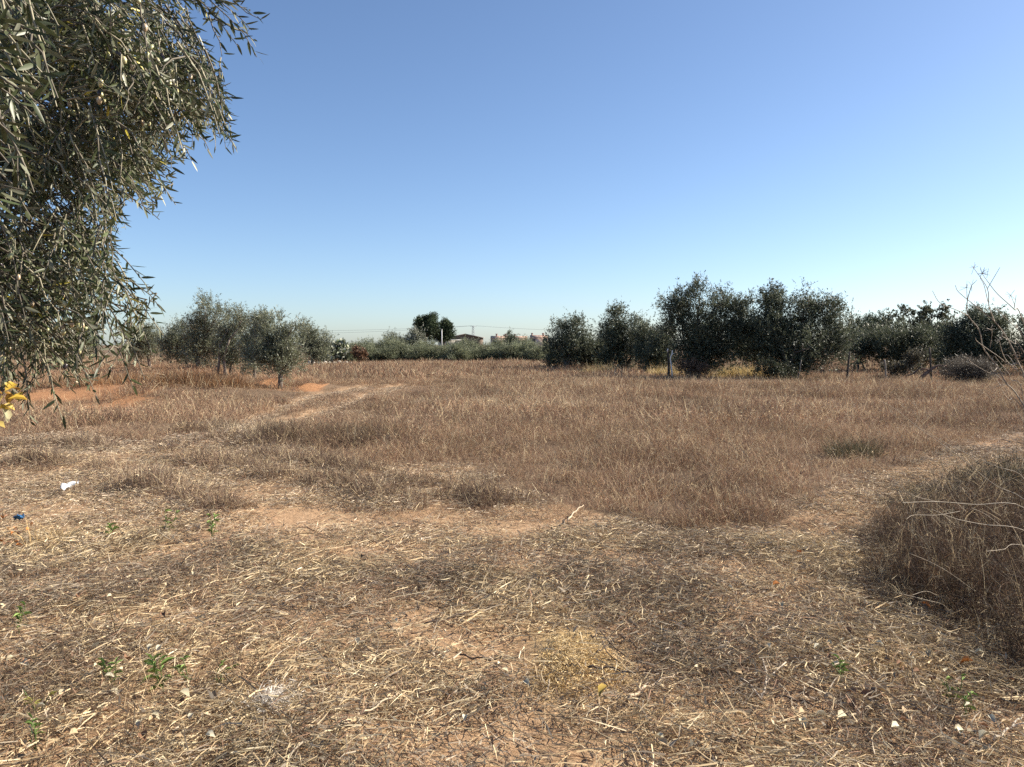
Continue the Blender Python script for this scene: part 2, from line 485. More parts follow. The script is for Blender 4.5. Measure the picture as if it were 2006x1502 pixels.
x, y = field_points(5.0, 15, 55); place(x, y, tall_scale(x, y), near_t, "near_field_grass", "knee-high brown dry grass at the near edge of the field", "grass")
x, y = field_points(15, 36, 12); place(x, y, tall_scale(x, y), mid_t, "middle_field_grass", "brown dry grass across the middle of the field", "grass")
x, y = field_points(36, 95, 3.2); place(x, y, tall_scale(x, y), far_t, "far_field_grass", "brown dry grass at the far side of the field, up to the hedge", "grass")

# bleached seed stems standing out of the field, and darker low clumps
seed_t = [tuft("seed_stems", 9, .25, .22, .5, .0055, .42, STRAW, 1.0, 180 + k, bend=2.2, heads=8) for k in range(4)]
x, y = field_points(8, 34, 1.5)
place(x, y, np.where(tall_scale(x, y) > .35, .8 * (vnoise(x * .6, y * .6, 91) > .45), 0), seed_t, "seed_stems", "bleached broken grass stems standing out of the brown field", "grass")
clump_t = [tuft("dark_clumps", 150, .36, .12, .34, .006, .55, [(.12, .08, .058), (.16, .105, .074), (.20, .12, .08)], .05, 190 + k, bend=1.4) for k in range(3)]
x, y = field_points(8, 60, .45)
place(x, y, np.where(tall_scale(x, y) > .3, .75 + .5 * vnoise(x, y, 92), 0), clump_t, "dark_grass_clumps", "darker brown grass clumps dotted over the field", "grass")

# darker grass standing on the strips the wheels missed
strip_t = [tuft("strip_grass", 70, .2, .10, .30, .0052, .5, [(.15, .10, .072), (.19, .13, .092), (.115, .08, .06), (.24, .165, .115), (.20, .15, .11)], .1, 170 + k, bend=1.5, heads=30) for k in range(4)]
x, y = field_points(6, 17, 60)
st = np.full(len(x), 9.0)
for q in STRIPS: st = np.minimum(st, dist_poly(x, y, q))
st = st + .22 * (vnoise(x * 2.2, y * 2.2, 85) - .35)
rd = gnd(600, 872)
s = np.maximum(np.where(st < .28, .9 - .9 * st, 0), .95 * (((x - rd[0]) / 1.5) ** 2 + ((y - rd[1]) / .7) ** 2 < 1))
place(x, y, s * (.55 + .7 * vnoise(x * 1.3, y * 1.3, 86)), strip_t, "strip_grass", "grey-brown grass left standing in strips between the wheel ruts", "grass")

# pale grass pressed flat along the wheel tracks and in a few lodged patches
flat_t = [tuft("flattened_grass", 110, .26, .08, .2, .007, 1.1, [(.58, .47, .34), (.50, .40, .29), (.64, .53, .39)], .3, 160 + k, bend=1.8) for k in range(4)]
x, y = field_points(9, 36, 22)
tr = np.minimum(dist_poly(x, y, TRACKS[0]), dist_poly(x, y, TRACKS[1])) + .1 * (vnoise(x * 2, y * 2, 81) - .5)
s = np.where(tr < .2, .5, 0)
for px, py, rx, ry in ((1060, 803, 1.6, .5), (1085, 760, 1.6, .8), (1000, 795, .8, .6), (1400, 757, 1.2, .9), (880, 792, .8, .4), (1250, 870, .7, .3), (480, 845, .8, .5)):
    q = gnd(px, py); s = np.maximum(s, np.where(((x - q[0]) / rx) ** 2 + ((y - q[1]) / ry) ** 2 + .8 * (vnoise(x * 3, y * 3, 82) - .5) < 1, 1.15, 0))
place(x, y, s, flat_t, "flattened_grass", "pale grass pressed flat along the wheel tracks and in lodged patches", "grass")

# mown litter and straw over the bare track
lit_n = [litter("straw_litter_near", 210, .32, .05, .22, .0038, 200 + k, STRAW + STRAW + STRAW + GREY + BROWN[:2], .075, 16) for k in range(6)]
lit_g = [litter("grey_litter_near", 230, .30, .04, .15, .0034, 220 + k, GREY + GREY + STRAW[:2] + BROWN[:3], .09, 14) for k in range(3)]
PALE = [(.56, .455, .33), (.48, .385, .28), (.60, .50, .38), (.40, .31, .22)]
lit_f = [litter("straw_litter_far", 260, .7, .05, .18, .0066, 230 + k, PALE + PALE + GREY + BROWN[:3], .05, 0) for k in range(4)]
def litter_scale(x, y):
    inp, tr, st, th, sc, so = zones(x, y)
    bare = vnoise(x * 1.1, y * 1.1, 51) * .6 + vnoise(x * 3.1, y * 3.1, 52) * .4
    for px, py, rx, ry in ((770, 1215, .34, .2), (930, 1240, .22, .12), (450, 1165, .2, .12), (860, 1480, .12, .1), (1420, 1185, .2, .14), (700, 1090, .5, .3), (1490, 1120, .3, .2), (600, 1010, .6, .25)):
        q = gnd(px, py); bare = np.where(((x - q[0]) / rx) ** 2 + ((y - q[1]) / ry) ** 2 < 1, bare - .35, bare)
    s = np.where(inp | (tr < .3), np.where(bare < .27, 0.0, 1.0), 0.0)
    q = gnd(1130, 1290)                  # the sawdust heap stays clear
    s = np.where(((x - q[0]) / .24) ** 2 + ((y - q[1]) / .48) ** 2 < 1, 0, s)
    return np.where((th | sc) & (rng.uniform(size=len(x)) < .8), .9, s)
lit_m = [litter("straw_litter_middle", 230, .34, .03, .13, .0042, 245 + k, PALE + STRAW + GREY + BROWN[:2], .05, 0) for k in range(4)]
x, y = field_points(6.2, 12, 20)
place(x, y, litter_scale(x, y), lit_m, "middle_straw", "fine pale straw over the middle of the mown track", "straw litter", tilt=.05)
x, y = field_points(1.8, 6.6, 34)
g = vnoise(x * 1.3, y * 1.3, 55) + .3 * (vnoise(x * 4, y * 4, 56) - .5)
idx = np.where(g > .56, rng.integers(0, 3, len(x)), 3 + rng.integers(0, 6, len(x)))   # grey variants sort first
place(x, y, litter_scale(x, y), lit_g + lit_n, "straw_litter", "mown straw and leaf crumbs strewn over the near track", "straw litter", tilt=.06, idx=idx)
x, y = field_points(11.5, 30, 9)
place(x, y, litter_scale(x, y), lit_f, "track_straw", "flattened pale straw along the wheel tracks farther off", "straw litter", tilt=.04)
# short mown stubble standing in the litter
stub = [tuft("mown_stubble", 26, .13, .02, .09, .003, .6, GREY + BROWN + STRAW[:2], .2, 260 + k, bend=1.5) for k in range(4)]
x, y = field_points(1.8, 11, 16)
inp, tr, st, th, sc, so = zones(x, y)
s = np.where(inp & (vnoise(x * 1.5, y * 1.5, 61) > .42), .6 + .9 * vnoise(x * 2, y * 2, 62), 0)
place(x, y, s, stub, "mown_stubble", "short mown stubble standing in the straw of the track", "stubble")

# dark dry thicket at the right-hand side and the scrub behind it
def weeds(name, n, rad, h0, h1, w, seed, pal, twigs):
    r = np.random.default_rng(seed); mb = MB()
    a = r.uniform(0, 2 * np.pi, n); q = rad * np.sqrt(r.uniform(0, 1, n))
    base = np.column_stack([q * np.cos(a), q * np.sin(a), np.full(n, -.02)])
    d = np.column_stack([r.normal(-.1, .35, n), r.normal(0, .3, n), np.ones(n)])
    Lh = r.uniform(h0, h1, n); col = pick(r, pal, n)
    k = r.uniform(size=n) < .13; col[k] = pick(r, STRAW, k.sum())
    blades(mb, base, d, Lh, w * r.uniform(.6, 1.4, n), r.uniform(.2, 1.2, n), col, r)
    m_ = n * twigs
    s = r.integers(0, n, m_)
    b2 = base[s] + nrm(d[s]) * (Lh[s] * r.uniform(.2, .9, m_))[:, None]
    d2 = nrm(d[s]) * .6 + r.normal(0, .6, (m_, 3))
    blades(mb, b2, d2, r.uniform(.05, .2, m_), w * .7 * r.uniform(.6, 1.4, m_), r.uniform(.3, 1.5, m_), col[s] * r.uniform(.8, 1.3, (m_, 1)), r)
    return mb.mesh(name, M_grass)
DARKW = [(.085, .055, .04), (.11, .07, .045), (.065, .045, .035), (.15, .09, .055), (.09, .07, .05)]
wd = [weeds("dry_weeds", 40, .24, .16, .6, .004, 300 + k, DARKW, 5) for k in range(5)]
x, y = field_points(2.5, 14, 36, .9, 3)
inp, tr, st, th, sc, so = zones(x, y)
edge = np.clip(dist_poly(x, y, PATH) / .55, .3, 1)
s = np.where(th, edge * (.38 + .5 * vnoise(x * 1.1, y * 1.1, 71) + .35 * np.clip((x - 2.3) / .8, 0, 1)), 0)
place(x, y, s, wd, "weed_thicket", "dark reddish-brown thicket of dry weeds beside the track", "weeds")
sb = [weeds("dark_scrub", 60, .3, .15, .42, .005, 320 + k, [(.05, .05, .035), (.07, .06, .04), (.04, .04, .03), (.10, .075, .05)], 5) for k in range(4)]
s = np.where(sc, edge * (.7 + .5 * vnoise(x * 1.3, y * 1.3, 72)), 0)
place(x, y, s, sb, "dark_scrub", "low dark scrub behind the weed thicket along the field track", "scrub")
# thin dark stalks standing in the near left corner
sk = [weeds("dry_stalks", 7, .2, .12, .34, .003, 330 + k, [(.10, .07, .05), (.14, .10, .07), (.18, .12, .08)], 4) for k in range(4)]
P_ = np.array([gnd(a_, b_) for a_, b_ in zip(rng.uniform(-60, 480, 60), rng.uniform(1120, 1500, 60))] + [gnd(a_, b_) for a_, b_ in zip(rng.uniform(1300, 1950, 14), rng.uniform(1150, 1490, 14))])
place(P_[:, 0], P_[:, 1], rng.uniform(.5, 1.1, len(P_)), sk, "dry_stalks", "thin dark branching stalks standing in the straw of the near corners", "weeds")
# rusty weeds over the earth mound at the left and beside the basins
rw = [tuft("rusty_weeds", 110, .5, .15, .5, .009, .4, [(.24, .12, .055), (.19, .10, .055), (.15, .09, .055), (.30, .17, .08), (.12, .08, .05)], .04, 340 + k) for k in range(4)]
x, y = field_points(19, 32, 9)
s = np.zeros(len(x))
for px, py, rx, ry in ((330, 775, 3.2, 1.5), (220, 768, 2.6, 1.6), (625, 752, 1.2, 1.4)):
    q = gnd(px, py); e = 1 - ((x - q[0]) / rx) ** 2 - ((y - q[1]) / ry) ** 2
    s = np.maximum(s, np.where(e > 0, .45 + .6 * e, 0))
place(x, y, s * (.6 + .8 * vnoise(x, y, 73)), rw, "rusty_weeds", "rust-brown weeds over the earth mound by the young olives", "weeds")
# yellow grass under the trees at the right
yw = [tuft("yellow_grass", 110, .6, .3, .7, .014, .3, [(.45, .34, .14), (.38, .29, .13), (.52, .41, .2)], .2, 360 + k) for k in range(3)]
x, y = field_points(35, 44, 6)
s = np.zeros(len(x))
for px, D, rx in ((1450, 38, 1.1), (1480, 38.5, .9), (1360, 40, .5), (1302, 41, .6), (1175, 43, .7)):
    q = at(px, 700, D); s = np.maximum(s, np.where((abs(x - q[0]) < rx) & (abs(y - D) < .8), .9, 0))
place(x, y, s, yw, "yellow_grass", "tall yellow grass between the trunks of the right-hand olives", "grass")

# long mown stems lying across the near left of the track
mb = MB(); r = np.random.default_rng(5)
for k in range(230):
    px, py = (r.uniform(0, 900), r.uniform(1010, 1500)) if k < 150 else (r.uniform(0, 2000), r.uniform(1050, 1500))
    p = on_ground(px, py); a = r.normal(.55, .45) if k < 150 else r.uniform(0, 3.14); Ls = r.uniform(.15, .6)
    dirv = np.array([math.cos(a), math.sin(a), 0]); nv = np.array([-dirv[1], dirv[0], 0])
    bow = r.normal(0, .06)
    P = np.array([p + dirv * Ls * t + nv * bow * math.sin(t * 3) + np.array([0, 0, 1]) for t in (0, .33, .66, 1)])
    P[:, 2] = height(P[:, 0], P[:, 1]) + r.uniform(.015, .05) + r.uniform(0, .03) * np.array([0, 1, 1, .3])
    tube(mb, P, [.0026, .0024, .002, .0012], np.array(STRAW[r.integers(0, 4)]) * r.uniform(.8, 1.15), 3, False)
tag(mb.build("mown_stems", M_litter), "long pale mown grass stems lying on the near track", "straw litter", kind="stuff")

# ------------------------------------------------------------------ trees
OLIVE = [(.13, .142, .088), (.16, .172, .112), (.10, .11, .07), (.205, .215, .15), (.29, .295, .225), (.14, .15, .082)]
OLIVE_D = [(.082, .096, .062), (.105, .12, .078), (.062, .074, .05), (.14, .155, .105), (.10, .105, .062)]
BROOM = [(.16, .178, .10), (.205, .222, .13), (.12, .138, .088), (.25, .26, .16), (.185, .20, .135)]
PINE = [(.05, .072, .038), (.068, .092, .044), (.04, .056, .034), (.085, .108, .052)]
OAK = [(.06, .07, .042), (.08, .086, .05), (.045, .052, .034), (.11, .11, .065)]

def leaf_cards(mb, base, d, L_, W_, col, r):
    n = len(base)
    s = nrm(np.cross(d, r.normal(size=(n, 3))))
    up = np.cross(s, d)
    V = np.stack([base, base + d * (L_ * .5)[:, None] - s * (W_ / 2)[:, None] + up * (L_ * .06)[:, None], base + d * L_[:, None],
                  base + d * (L_ * .5)[:, None] + s * (W_ / 2)[:, None] + up * (L_ * .06)[:, None]], 1).reshape(-1, 3)
    k = np.arange(n)[:, None] * 4
    mb.add(V, k + np.array([0, 1, 2, 3]), np.repeat(col, 4, axis=0))

def crown(lobes, nb, ns, nl, L_, W_, pal, seed, spread=.2, sprig=.35, upb=.6, core=.3, twig=None, rag=3):
    r = np.random.default_rng(seed); mb = MB()
    nb, ns, spread = int(nb / 1.9), int(ns * 2.2), spread * .85
    sub = []
    for lb in np.asarray(lobes, float):          # break every lobe into a core and ragged outer lobes
        sub.append(np.concatenate([lb[:3], lb[3:6] * (.84 if rag else 1)]))
        for _ in range(rag):
            v = nrm(r.normal(size=3) + np.array([0, 0, .35])); f = r.uniform(.3, .5)
            sub.append(np.concatenate([lb[:3] + v * lb[3:6] * r.uniform(.52, .76), lb[3:6] * f * np.array([.9, .9, 1.15])]))
    lobes = np.array(sub)
    w = (lobes[:, 3] * lobes[:, 4] * lobes[:, 5]) ** .75; w /= w.sum()
    li = r.choice(len(lobes), nb, p=w)
    dr = nrm(r.normal(size=(nb, 3)))
    rad = 1 - .28 * r.uniform(size=nb) ** 1.3
    inner = r.uniform(size=nb) < core
    rad[inner] = r.uniform(.15, .75, inner.sum())
    rad[r.uniform(size=nb) < .08] *= 1.14
    cen = lobes[li, :3] + dr * rad[:, None] * lobes[li, 3:6]
    s = np.repeat(np.arange(nb), ns)
    size = r.uniform(.6, 1.35, nb)
    b = cen[s] + r.normal(0, spread, (len(s), 3)) * size[s][:, None]
    sd = nrm(dr[s] * .7 + np.array([0, 0, upb]) + r.normal(0, .45, (len(s), 3)))
    sl = sprig * r.uniform(.5, 1.2, len(s))
    q = np.repeat(np.arange(len(s)), nl)
    t = r.uniform(0, 1, len(q))
    lb = b[q] + sd[q] * (sl[q] * t)[:, None]
    ld = nrm(sd[q] * .8 + r.normal(0, .62, (len(q), 3)))
    tone = np.repeat(r.normal(1, .16, nb).clip(.6, 1.5), ns)[q]
    leaf_cards(mb, lb, ld, L_ * r.uniform(.6, 1.3, len(q)), W_ * r.uniform(.6, 1.3, len(q)), pick(r, pal, len(q), .2) * tone[:, None], r)
    if twig:                             # bare sprig stems inside the leaves
        k = r.choice(len(s), min(twig, len(s)), replace=False)
        blades(mb, b[k] - sd[k] * .2, sd[k], sl[k] + .2, np.full(len(k), .012), np.full(len(k), .3), np.tile([.12, .09, .07], (len(k), 1)), r)
    return mb

def trunk_mb(lobes, r0, seed, col=(.17, .14, .115), fork=.35, nbase=1, spread=.25):
    r = np.random.default_rng(seed); mb = MB()
    lobes = np.asarray(lobes, float)
    for k in range(nbase):
        off = np.array([r.normal(0, spread), r.normal(0, spread), 0]) if nbase > 1 else np.zeros(3)
        mine = lobes[k::nbase] if nbase > 1 else lobes
        lean = np.mean(mine[:, :3], axis=0)
        f = np.array([lean[0] * .25, lean[1] * .25, 0]) + off + np.array([0, 0, fork * lean[2]])
        P = smooth_line([off + np.array([0, 0, -.1]), off * .9 + np.array([r.normal(0, .04), r.normal(0, .04), fork * lean[2] * .5]), f], 7)
        tube(mb, P, np.linspace(r0 * 1.25, r0 * .8, 7), col, 8)
        for lb in mine:
            e = lb[:3] + np.array([0, 0, lb[5] * .5])
            mid = (f + e) / 2 + r.normal(0, .12, 3) * np.array([1, 1, .4])
            tube(mb, smooth_line([f, mid, e], 8), np.linspace(r0 * .6, r0 * .08, 8), col, 5)
            for _ in range(3):
                g_ = lb[:3] + nrm(r.normal(size=3)) * lb[3:6] * .8
                tube(mb, smooth_line([mid, (mid + g_) / 2 + r.normal(0, .08, 3), g_], 5), np.linspace(r0 * .25, r0 * .05, 5), col, 4)
    return mb

def px_lobes(base, D, spec, depth=.9):
    out_ = []
    for k, s in enumerate(spec):
        cx, cy, rx, ry = s[:4]
        off = s[4] if len(s) > 4 else (0.0 if k % 2 else .25) * (1 if k % 4 < 2 else -1)
        p = at(cx, cy, D + off)
        kx = D / F
        out_.append([p[0] - base[0], p[1] - base[1], p[2] - base[2], rx * kx, max(rx, ry) * kx * depth, ry * kx])
    return out_

def tree(name, label, cat, trunk_px, D, spec, nb, ns, nl, L_, W_, pal, seed, r0=.09, group=None, mat=None, nbase=1, base_y=None, col=(.17, .14, .115), fork=.35, **kw):
    p = at(trunk_px, 700, D); base = np.array([p[0], D, float(height(p[0], D)) - .02])
    lo = px_lobes(base, D, spec)
    e = thing(name, label, cat, base, group)
    tb = trunk_mb(lo, r0, seed, col, nbase=nbase, fork=fork).build("trunk", M_bark, e, smooth=True)
    cb = crown(lo, nb, ns, nl, L_, W_, pal, seed + 1, **kw).build("crown", mat or M_foliage, e)
    return e, lo

G_L, G_R, G_H = "young olives on the red earth", "old olives along the right-hand field edge", "bushes of the far hedge"
# the young olive grove
tree("olive_tree", "young olive with a single straight trunk at the front right of the grove", "olive tree", 548, 27,
     [(548, 690, 50, 36), (525, 665, 34, 34), (575, 655, 26, 32), (545, 640, 20, 22), (580, 632, 11, 16), (560, 712, 42, 20), (515, 700, 26, 26)],
     300, 9, 8, .085, .022, OLIVE, 11, .075, G_L, fork=.62, spread=.14, sprig=.3)
tree("olive_tree", "slender young olive just left of the front single-trunk olive", "olive tree", 497, 31,
     [(500, 680, 26, 32), (508, 645, 16, 28), (512, 627, 8, 14), (490, 705, 20, 22)], 170, 9, 8, .09, .024, OLIVE, 21, .06, G_L, fork=.7, spread=.15, sprig=.32)
tree("olive_tree", "young olive with several thin stems in the middle of the grove", "olive tree", 443, 35,
     [(455, 670, 34, 34), (465, 635, 20, 26), (470, 618, 9, 13), (440, 700, 26, 26), (475, 695, 24, 24)], 220, 9, 8, .095, .026, OLIVE, 31, .055, G_L, nbase=4, fork=.6, spread=.16, sprig=.34)
tree("olive_tree", "tallest olive of the grove, with two upright peaks", "olive tree", 389, 44,
     [(400, 660, 38, 40), (404, 615, 15, 30), (432, 625, 16, 28), (390, 690, 34, 26), (425, 680, 28, 34), (378, 635, 14, 18)], 330, 9, 8, .12, .032, OLIVE, 41, .12, G_L, fork=.5, spread=.2, sprig=.42)
tree("olive_tree", "low rounded olive left of the tallest olive of the grove", "olive tree", 367, 48,
     [(345, 672, 30, 34), (362, 655, 24, 24), (335, 690, 24, 24), (368, 690, 22, 26)], 220, 9, 8, .12, .034, OLIVE, 51, .1, G_L, fork=.5, spread=.22, sprig=.4)
tree("olive_tree", "olive at the back right of the grove, behind the front single-trunk olive", "olive tree", 612, 58,
     [(612, 672, 30, 24), (600, 660, 18, 16), (634, 668, 12, 16), (620, 688, 28, 16)], 200, 9, 8, .14, .04, OLIVE, 61, .1, G_L, fork=.5, spread=.25, sprig=.4)
tree("olive_tree", "olive at the left end of the grove, half hidden by the hanging branches", "olive tree", 292, 52,
     [(300, 672, 30, 30), (280, 660, 26, 26), (270, 690, 26, 20)], 180, 9, 8, .13, .036, OLIVE, 71, .1, G_L, fork=.5, spread=.22, sprig=.4)
tree("olive_tree", "olive of the grove seen only through the hanging branches", "olive tree", 150, 50,
     [(150, 670, 40, 32), (170, 650, 28, 26), (120, 690, 30, 22)], 200, 9, 8, .13, .036, OLIVE, 81, .1, G_L, fork=.5, spread=.22, sprig=.4)

# old olives and other trees along the right-hand edge
tree("olive_tree", "dark olive at the left end of the right-hand tree row, low with two tips", "olive tree", 1112, 50,
     [(1098, 650, 20, 26), (1132, 650, 22, 26), (1118, 685, 46, 32), (1085, 685, 22, 24), (1110, 705, 46, 20)], 300, 9, 8, .14, .042, OLIVE_D, 111, .12, G_R, nbase=3, spread=.22, sprig=.42)
tree("olive_tree", "second olive of the right-hand row, with one tall narrow top", "olive tree", 1222, 47,
     [(1208, 625, 18, 25), (1205, 655, 34, 30), (1245, 645, 15, 28), (1228, 675, 44, 34), (1210, 705, 36, 22)], 320, 9, 8, .14, .04, OLIVE_D, 121, .12, G_R, nbase=3, spread=.22, sprig=.42)
tree("olive_tree", "small bushy olive between the narrow-topped olive and the biggest one", "olive tree", 1275, 45,
     [(1272, 662, 24, 26), (1285, 685, 26, 30), (1262, 700, 26, 20), (1300, 650, 16, 18)], 220, 9, 8, .13, .038, OLIVE_D, 131, .1, G_R, nbase=2, spread=.2, sprig=.4)
tree("olive_tree", "biggest olive of the right-hand row, with four ragged tops above the dead stump", "olive tree", 1368, 37,
     [(1325, 598, 34, 36), (1372, 588, 22, 34), (1412, 600, 28, 30), (1455, 612, 28, 34), (1335, 650, 42, 36), (1395, 650, 60, 48), (1450, 665, 42, 46),
      (1345, 695, 34, 22), (1405, 698, 62, 28)], 760, 9, 8, .12, .034, OLIVE_D, 141, .16, G_R, nbase=3, spread=.19, sprig=.4)
tree("olive_tree", "broad olive right of the biggest one, with two peaks and a long right slope", "olive tree", 1560, 36,
     [(1512, 595, 26, 34), (1575, 586, 20, 24), (1502, 650, 34, 42), (1545, 630, 52, 44), (1610, 622, 40, 38), (1648, 648, 34, 36), (1560, 680, 76, 42), (1630, 685, 46, 36), (1510, 670, 36, 40),
      (1550, 712, 60, 18)], 820, 9, 8, .12, .034, OLIVE_D, 151, .16, G_R, nbase=4, spread=.19, sprig=.4)
tree("stone_pine", "smooth domed dark pine far behind the right-hand olives", "pine tree", 1705, 85,
     [(1690, 640, 34, 22), (1720, 636, 30, 20), (1705, 655, 44, 20)], 260, 9, 8, .16, .05, PINE, 161, .2, mat=M_pine, spread=.3, sprig=.3, fork=.6)
tree("oak_tree", "open-crowned oak with sky showing through its clumps, behind the right-hand olives", "oak tree", 1800, 52,
     [(1752, 614, 16, 12), (1776, 608, 18, 10), (1804, 612, 18, 12), (1832, 608, 18, 11), (1848, 628, 16, 14), (1765, 635, 26, 18), (1812, 640, 24, 20), (1840, 652, 22, 16)],
     78, 9, 8, .15, .08, OAK, 171, .16, spread=.2, sprig=.2, core=.1, upb=.1, rag=0)
tree("olive_tree", "rounded low olive in front of the open-crowned oak", "olive tree", 1770, 45,
     [(1765, 668, 60, 30), (1810, 678, 46, 34), (1725, 680, 36, 30), (1775, 695, 66, 22)], 440, 9, 8, .13, .038, OLIVE_D, 181, .13, G_R, nbase=2, spread=.22, sprig=.4)
tree("olive_tree", "tall rounded olive near the right end of the row, behind the bare fennel stems", "olive tree", 1925, 41,
     [(1925, 630, 36, 30), (1900, 655, 44, 40), (1955, 655, 42, 40), (1915, 695, 68, 38), (1880, 680, 32, 34)], 520, 9, 8, .13, .036, OLIVE_D, 191, .13, G_R, nbase=2, spread=.2, sprig=.4)
tree("olive_tree", "olive cut by the right edge of the picture behind the fennel", "olive tree", 2050, 39,
     [(2040, 650, 46, 36), (2020, 690, 50, 40), (2080, 680, 50, 46)], 340, 9, 8, .13, .036, OLIVE_D, 201, .13, G_R, nbase=2, spread=.2, sprig=.4)

for cx_, D_, sp_, lb_ in ((1170, 50, [(1168, 688, 24, 26), (1160, 700, 26, 18), (1182, 672, 14, 16)], "dark undergrowth bush between the first two olives of the right-hand row"),
                       (1300, 43, [(1298, 680, 24, 34), (1290, 705, 26, 18)], "dark undergrowth bush just left of the dead stump"),
                       (1478, 42, [(1480, 668, 24, 36), (1482, 695, 24, 22)], "dark bush filling the gap between the two biggest olives"),
                       (1690, 46, [(1690, 668, 26, 28), (1700, 690, 30, 22), (1672, 690, 20, 24)], "dark undergrowth bush right of the broad two-peaked olive"),
                       (1855, 47, [(1855, 672, 26, 30), (1850, 695, 28, 22)], "dark bush between the rounded low olive and the tall rounded one")):
    tree("olive_bush", lb_, "bush", cx_, D_, sp_, 170, 9, 8, .13, .04, OLIVE_D, int(cx_), .06, "undergrowth of the right-hand row", nbase=3, spread=.2, sprig=.38)
# bushes under the right-hand row
def bush(name, label, cat, cx, D, spec, nb, L_, W_, pal, seed, group=None, mat=None, **kw):
    return tree(name, label, cat, cx, D, spec, nb, 9, 8, L_, W_, pal, seed, .03, group, mat, nbase=3, **kw)
bush("dry_bush", "low domed grey-brown dry bush in front of the right-end olives", "bush", 1893, 33,
     [(1893, 728, 46, 18), (1870, 732, 26, 14), (1920, 733, 28, 14)], 260, .11, .014, [(.10, .085, .07), (.13, .11, .09), (.07, .06, .05), (.16, .14, .115)], 301, spread=.13, sprig=.35)
bush("bramble_bush", "dark leafy bramble at the foot of the broad two-peaked olive", "bush", 1505, 34,
     [(1500, 725, 24, 12), (1530, 730, 24, 10)], 60, .08, .04, OAK, 311, spread=.12, sprig=.25)
bush("bramble_bush", "leafy bramble by the short grey fence stake", "bush", 1765, 35,
     [(1762, 722, 26, 14), (1795, 708, 20, 14), (1740, 722, 12, 10)], 70, .08, .045, [(.10, .09, .06), (.16, .14, .10), (.06, .055, .04)], 321, spread=.12, sprig=.22)
bush("dead_bush", "dead brown bush at the foot of the biggest olive, beside the stump", "bush", 1352, 36,
     [(1345, 722, 20, 11), (1368, 722, 16, 10)], 60, .07, .03, [(.20, .13, .09), (.26, .17, .11), (.14, .09, .065)], 331, spread=.12, sprig=.22)

# the far hedge: grey-green broom-like bushes
hr = np.random.default_rng(77)
proto = []
for k in range(5):
    lo = [[hr.normal(0, .35), hr.normal(0, .2), 1.15 + hr.normal(0, .1), 1.25, 1.1, 1.1], [hr.normal(-.5, .2), 0, .8, .9, .9, .9],
          [hr.normal(.6, .2), 0, .85, .9, .9, .85], [hr.normal(0, .5), 0, 1.75, .55, .5, .55], [0, -.4, .45, 1.2, .8, .5]]
    proto.append((crown(lo, 150, 9, 8, .24, .03, BROOM, 400 + k, spread=.22, sprig=.5, upb=1.1).mesh("foliage", M_foliage),
                  trunk_mb(lo, .05, 420 + k, nbase=3).mesh("trunk", M_bark)))
ORD = ["first", "second", "third", "fourth", "fifth", "sixth", "seventh", "eighth", "ninth", "tenth", "eleventh", "twelfth", "thirteenth"]
def hedge_bush(cx, D, sw, sh, k, label, group=G_H):
    p = at(cx, 700, D)
    e = thing("hedge_bush", label, "bush", (p[0], D, float(height(p[0], D)) - .03), group)
    for me, nm in zip(proto[k % 5], ("foliage", "trunk")):
        link(nm, me, e)
    e.scale = (sw, sw, sh); e.rotation_euler = (0, 0, hr.uniform(0, 6.28))
    return e
xs = np.linspace(648, 1066, 13)
for k, cx in enumerate(xs):
    hedge_bush(cx + hr.normal(0, 5), 72 + hr.normal(0, 1.2), hr.uniform(.75, 1.0), hr.uniform(.60, .76), k,
               f"{ORD[k]} bush from the left in the front row of the far grey-green hedge")
for k, cx in enumerate(np.linspace(655, 1075, 10)):
    hedge_bush(cx + hr.normal(0, 8), 80 + hr.normal(0, 1), hr.uniform(.85, 1.15), hr.uniform(.78, .92), k + 2,
               f"{ORD[k]} bush from the left in the back row of the far hedge, its top showing", "back row of the far hedge")
bush("hedge_bush", "rounded olive-like bush rising above the far hedge left of the pines", "bush", 770, 82,
     [(770, 664, 16, 12), (785, 672, 14, 10), (775, 685, 22, 18)], 120, .16, .045, OLIVE, 501, spread=.3)
bush("hedge_bush", "pale-topped bush rising above the far hedge at the foot of the big pine", "bush", 808, 83,
     [(805, 664, 14, 12), (818, 660, 10, 10), (808, 685, 20, 18)], 120, .18, .06, OLIVE + [(.4, .4, .36), (.5, .48, .42)], 511, spread=.3)
bush("hedge_bush", "dark pointed bush in front of the pink houses", "bush", 1003, 84,
     [(1003, 664, 10, 10), (996, 660, 4, 8), (1005, 680, 16, 16)], 90, .16, .045, OLIVE_D, 521, spread=.25)
bush("prickly_pear", "bush with pale round pads at the left end of the hedge", "bush", 655, 68,
     [(655, 684, 15, 11), (645, 690, 12, 8), (664, 692, 8, 7)], 34, .32, .22, [(.14, .17, .09), (.5, .5, .4), (.42, .43, .34), (.1, .12, .07)], 531, spread=.2, sprig=.2)  # pale and green pad colours mixed at random
bush("dead_bush", "rust-brown dead bush in front of the left part of the hedge", "bush", 702, 68,
     [(702, 692, 11, 9), (708, 698, 8, 6)], 40, .16, .06, [(.18, .10, .06), (.12, .07, .045), (.24, .14, .08)], 541, spread=.18, sprig=.25)

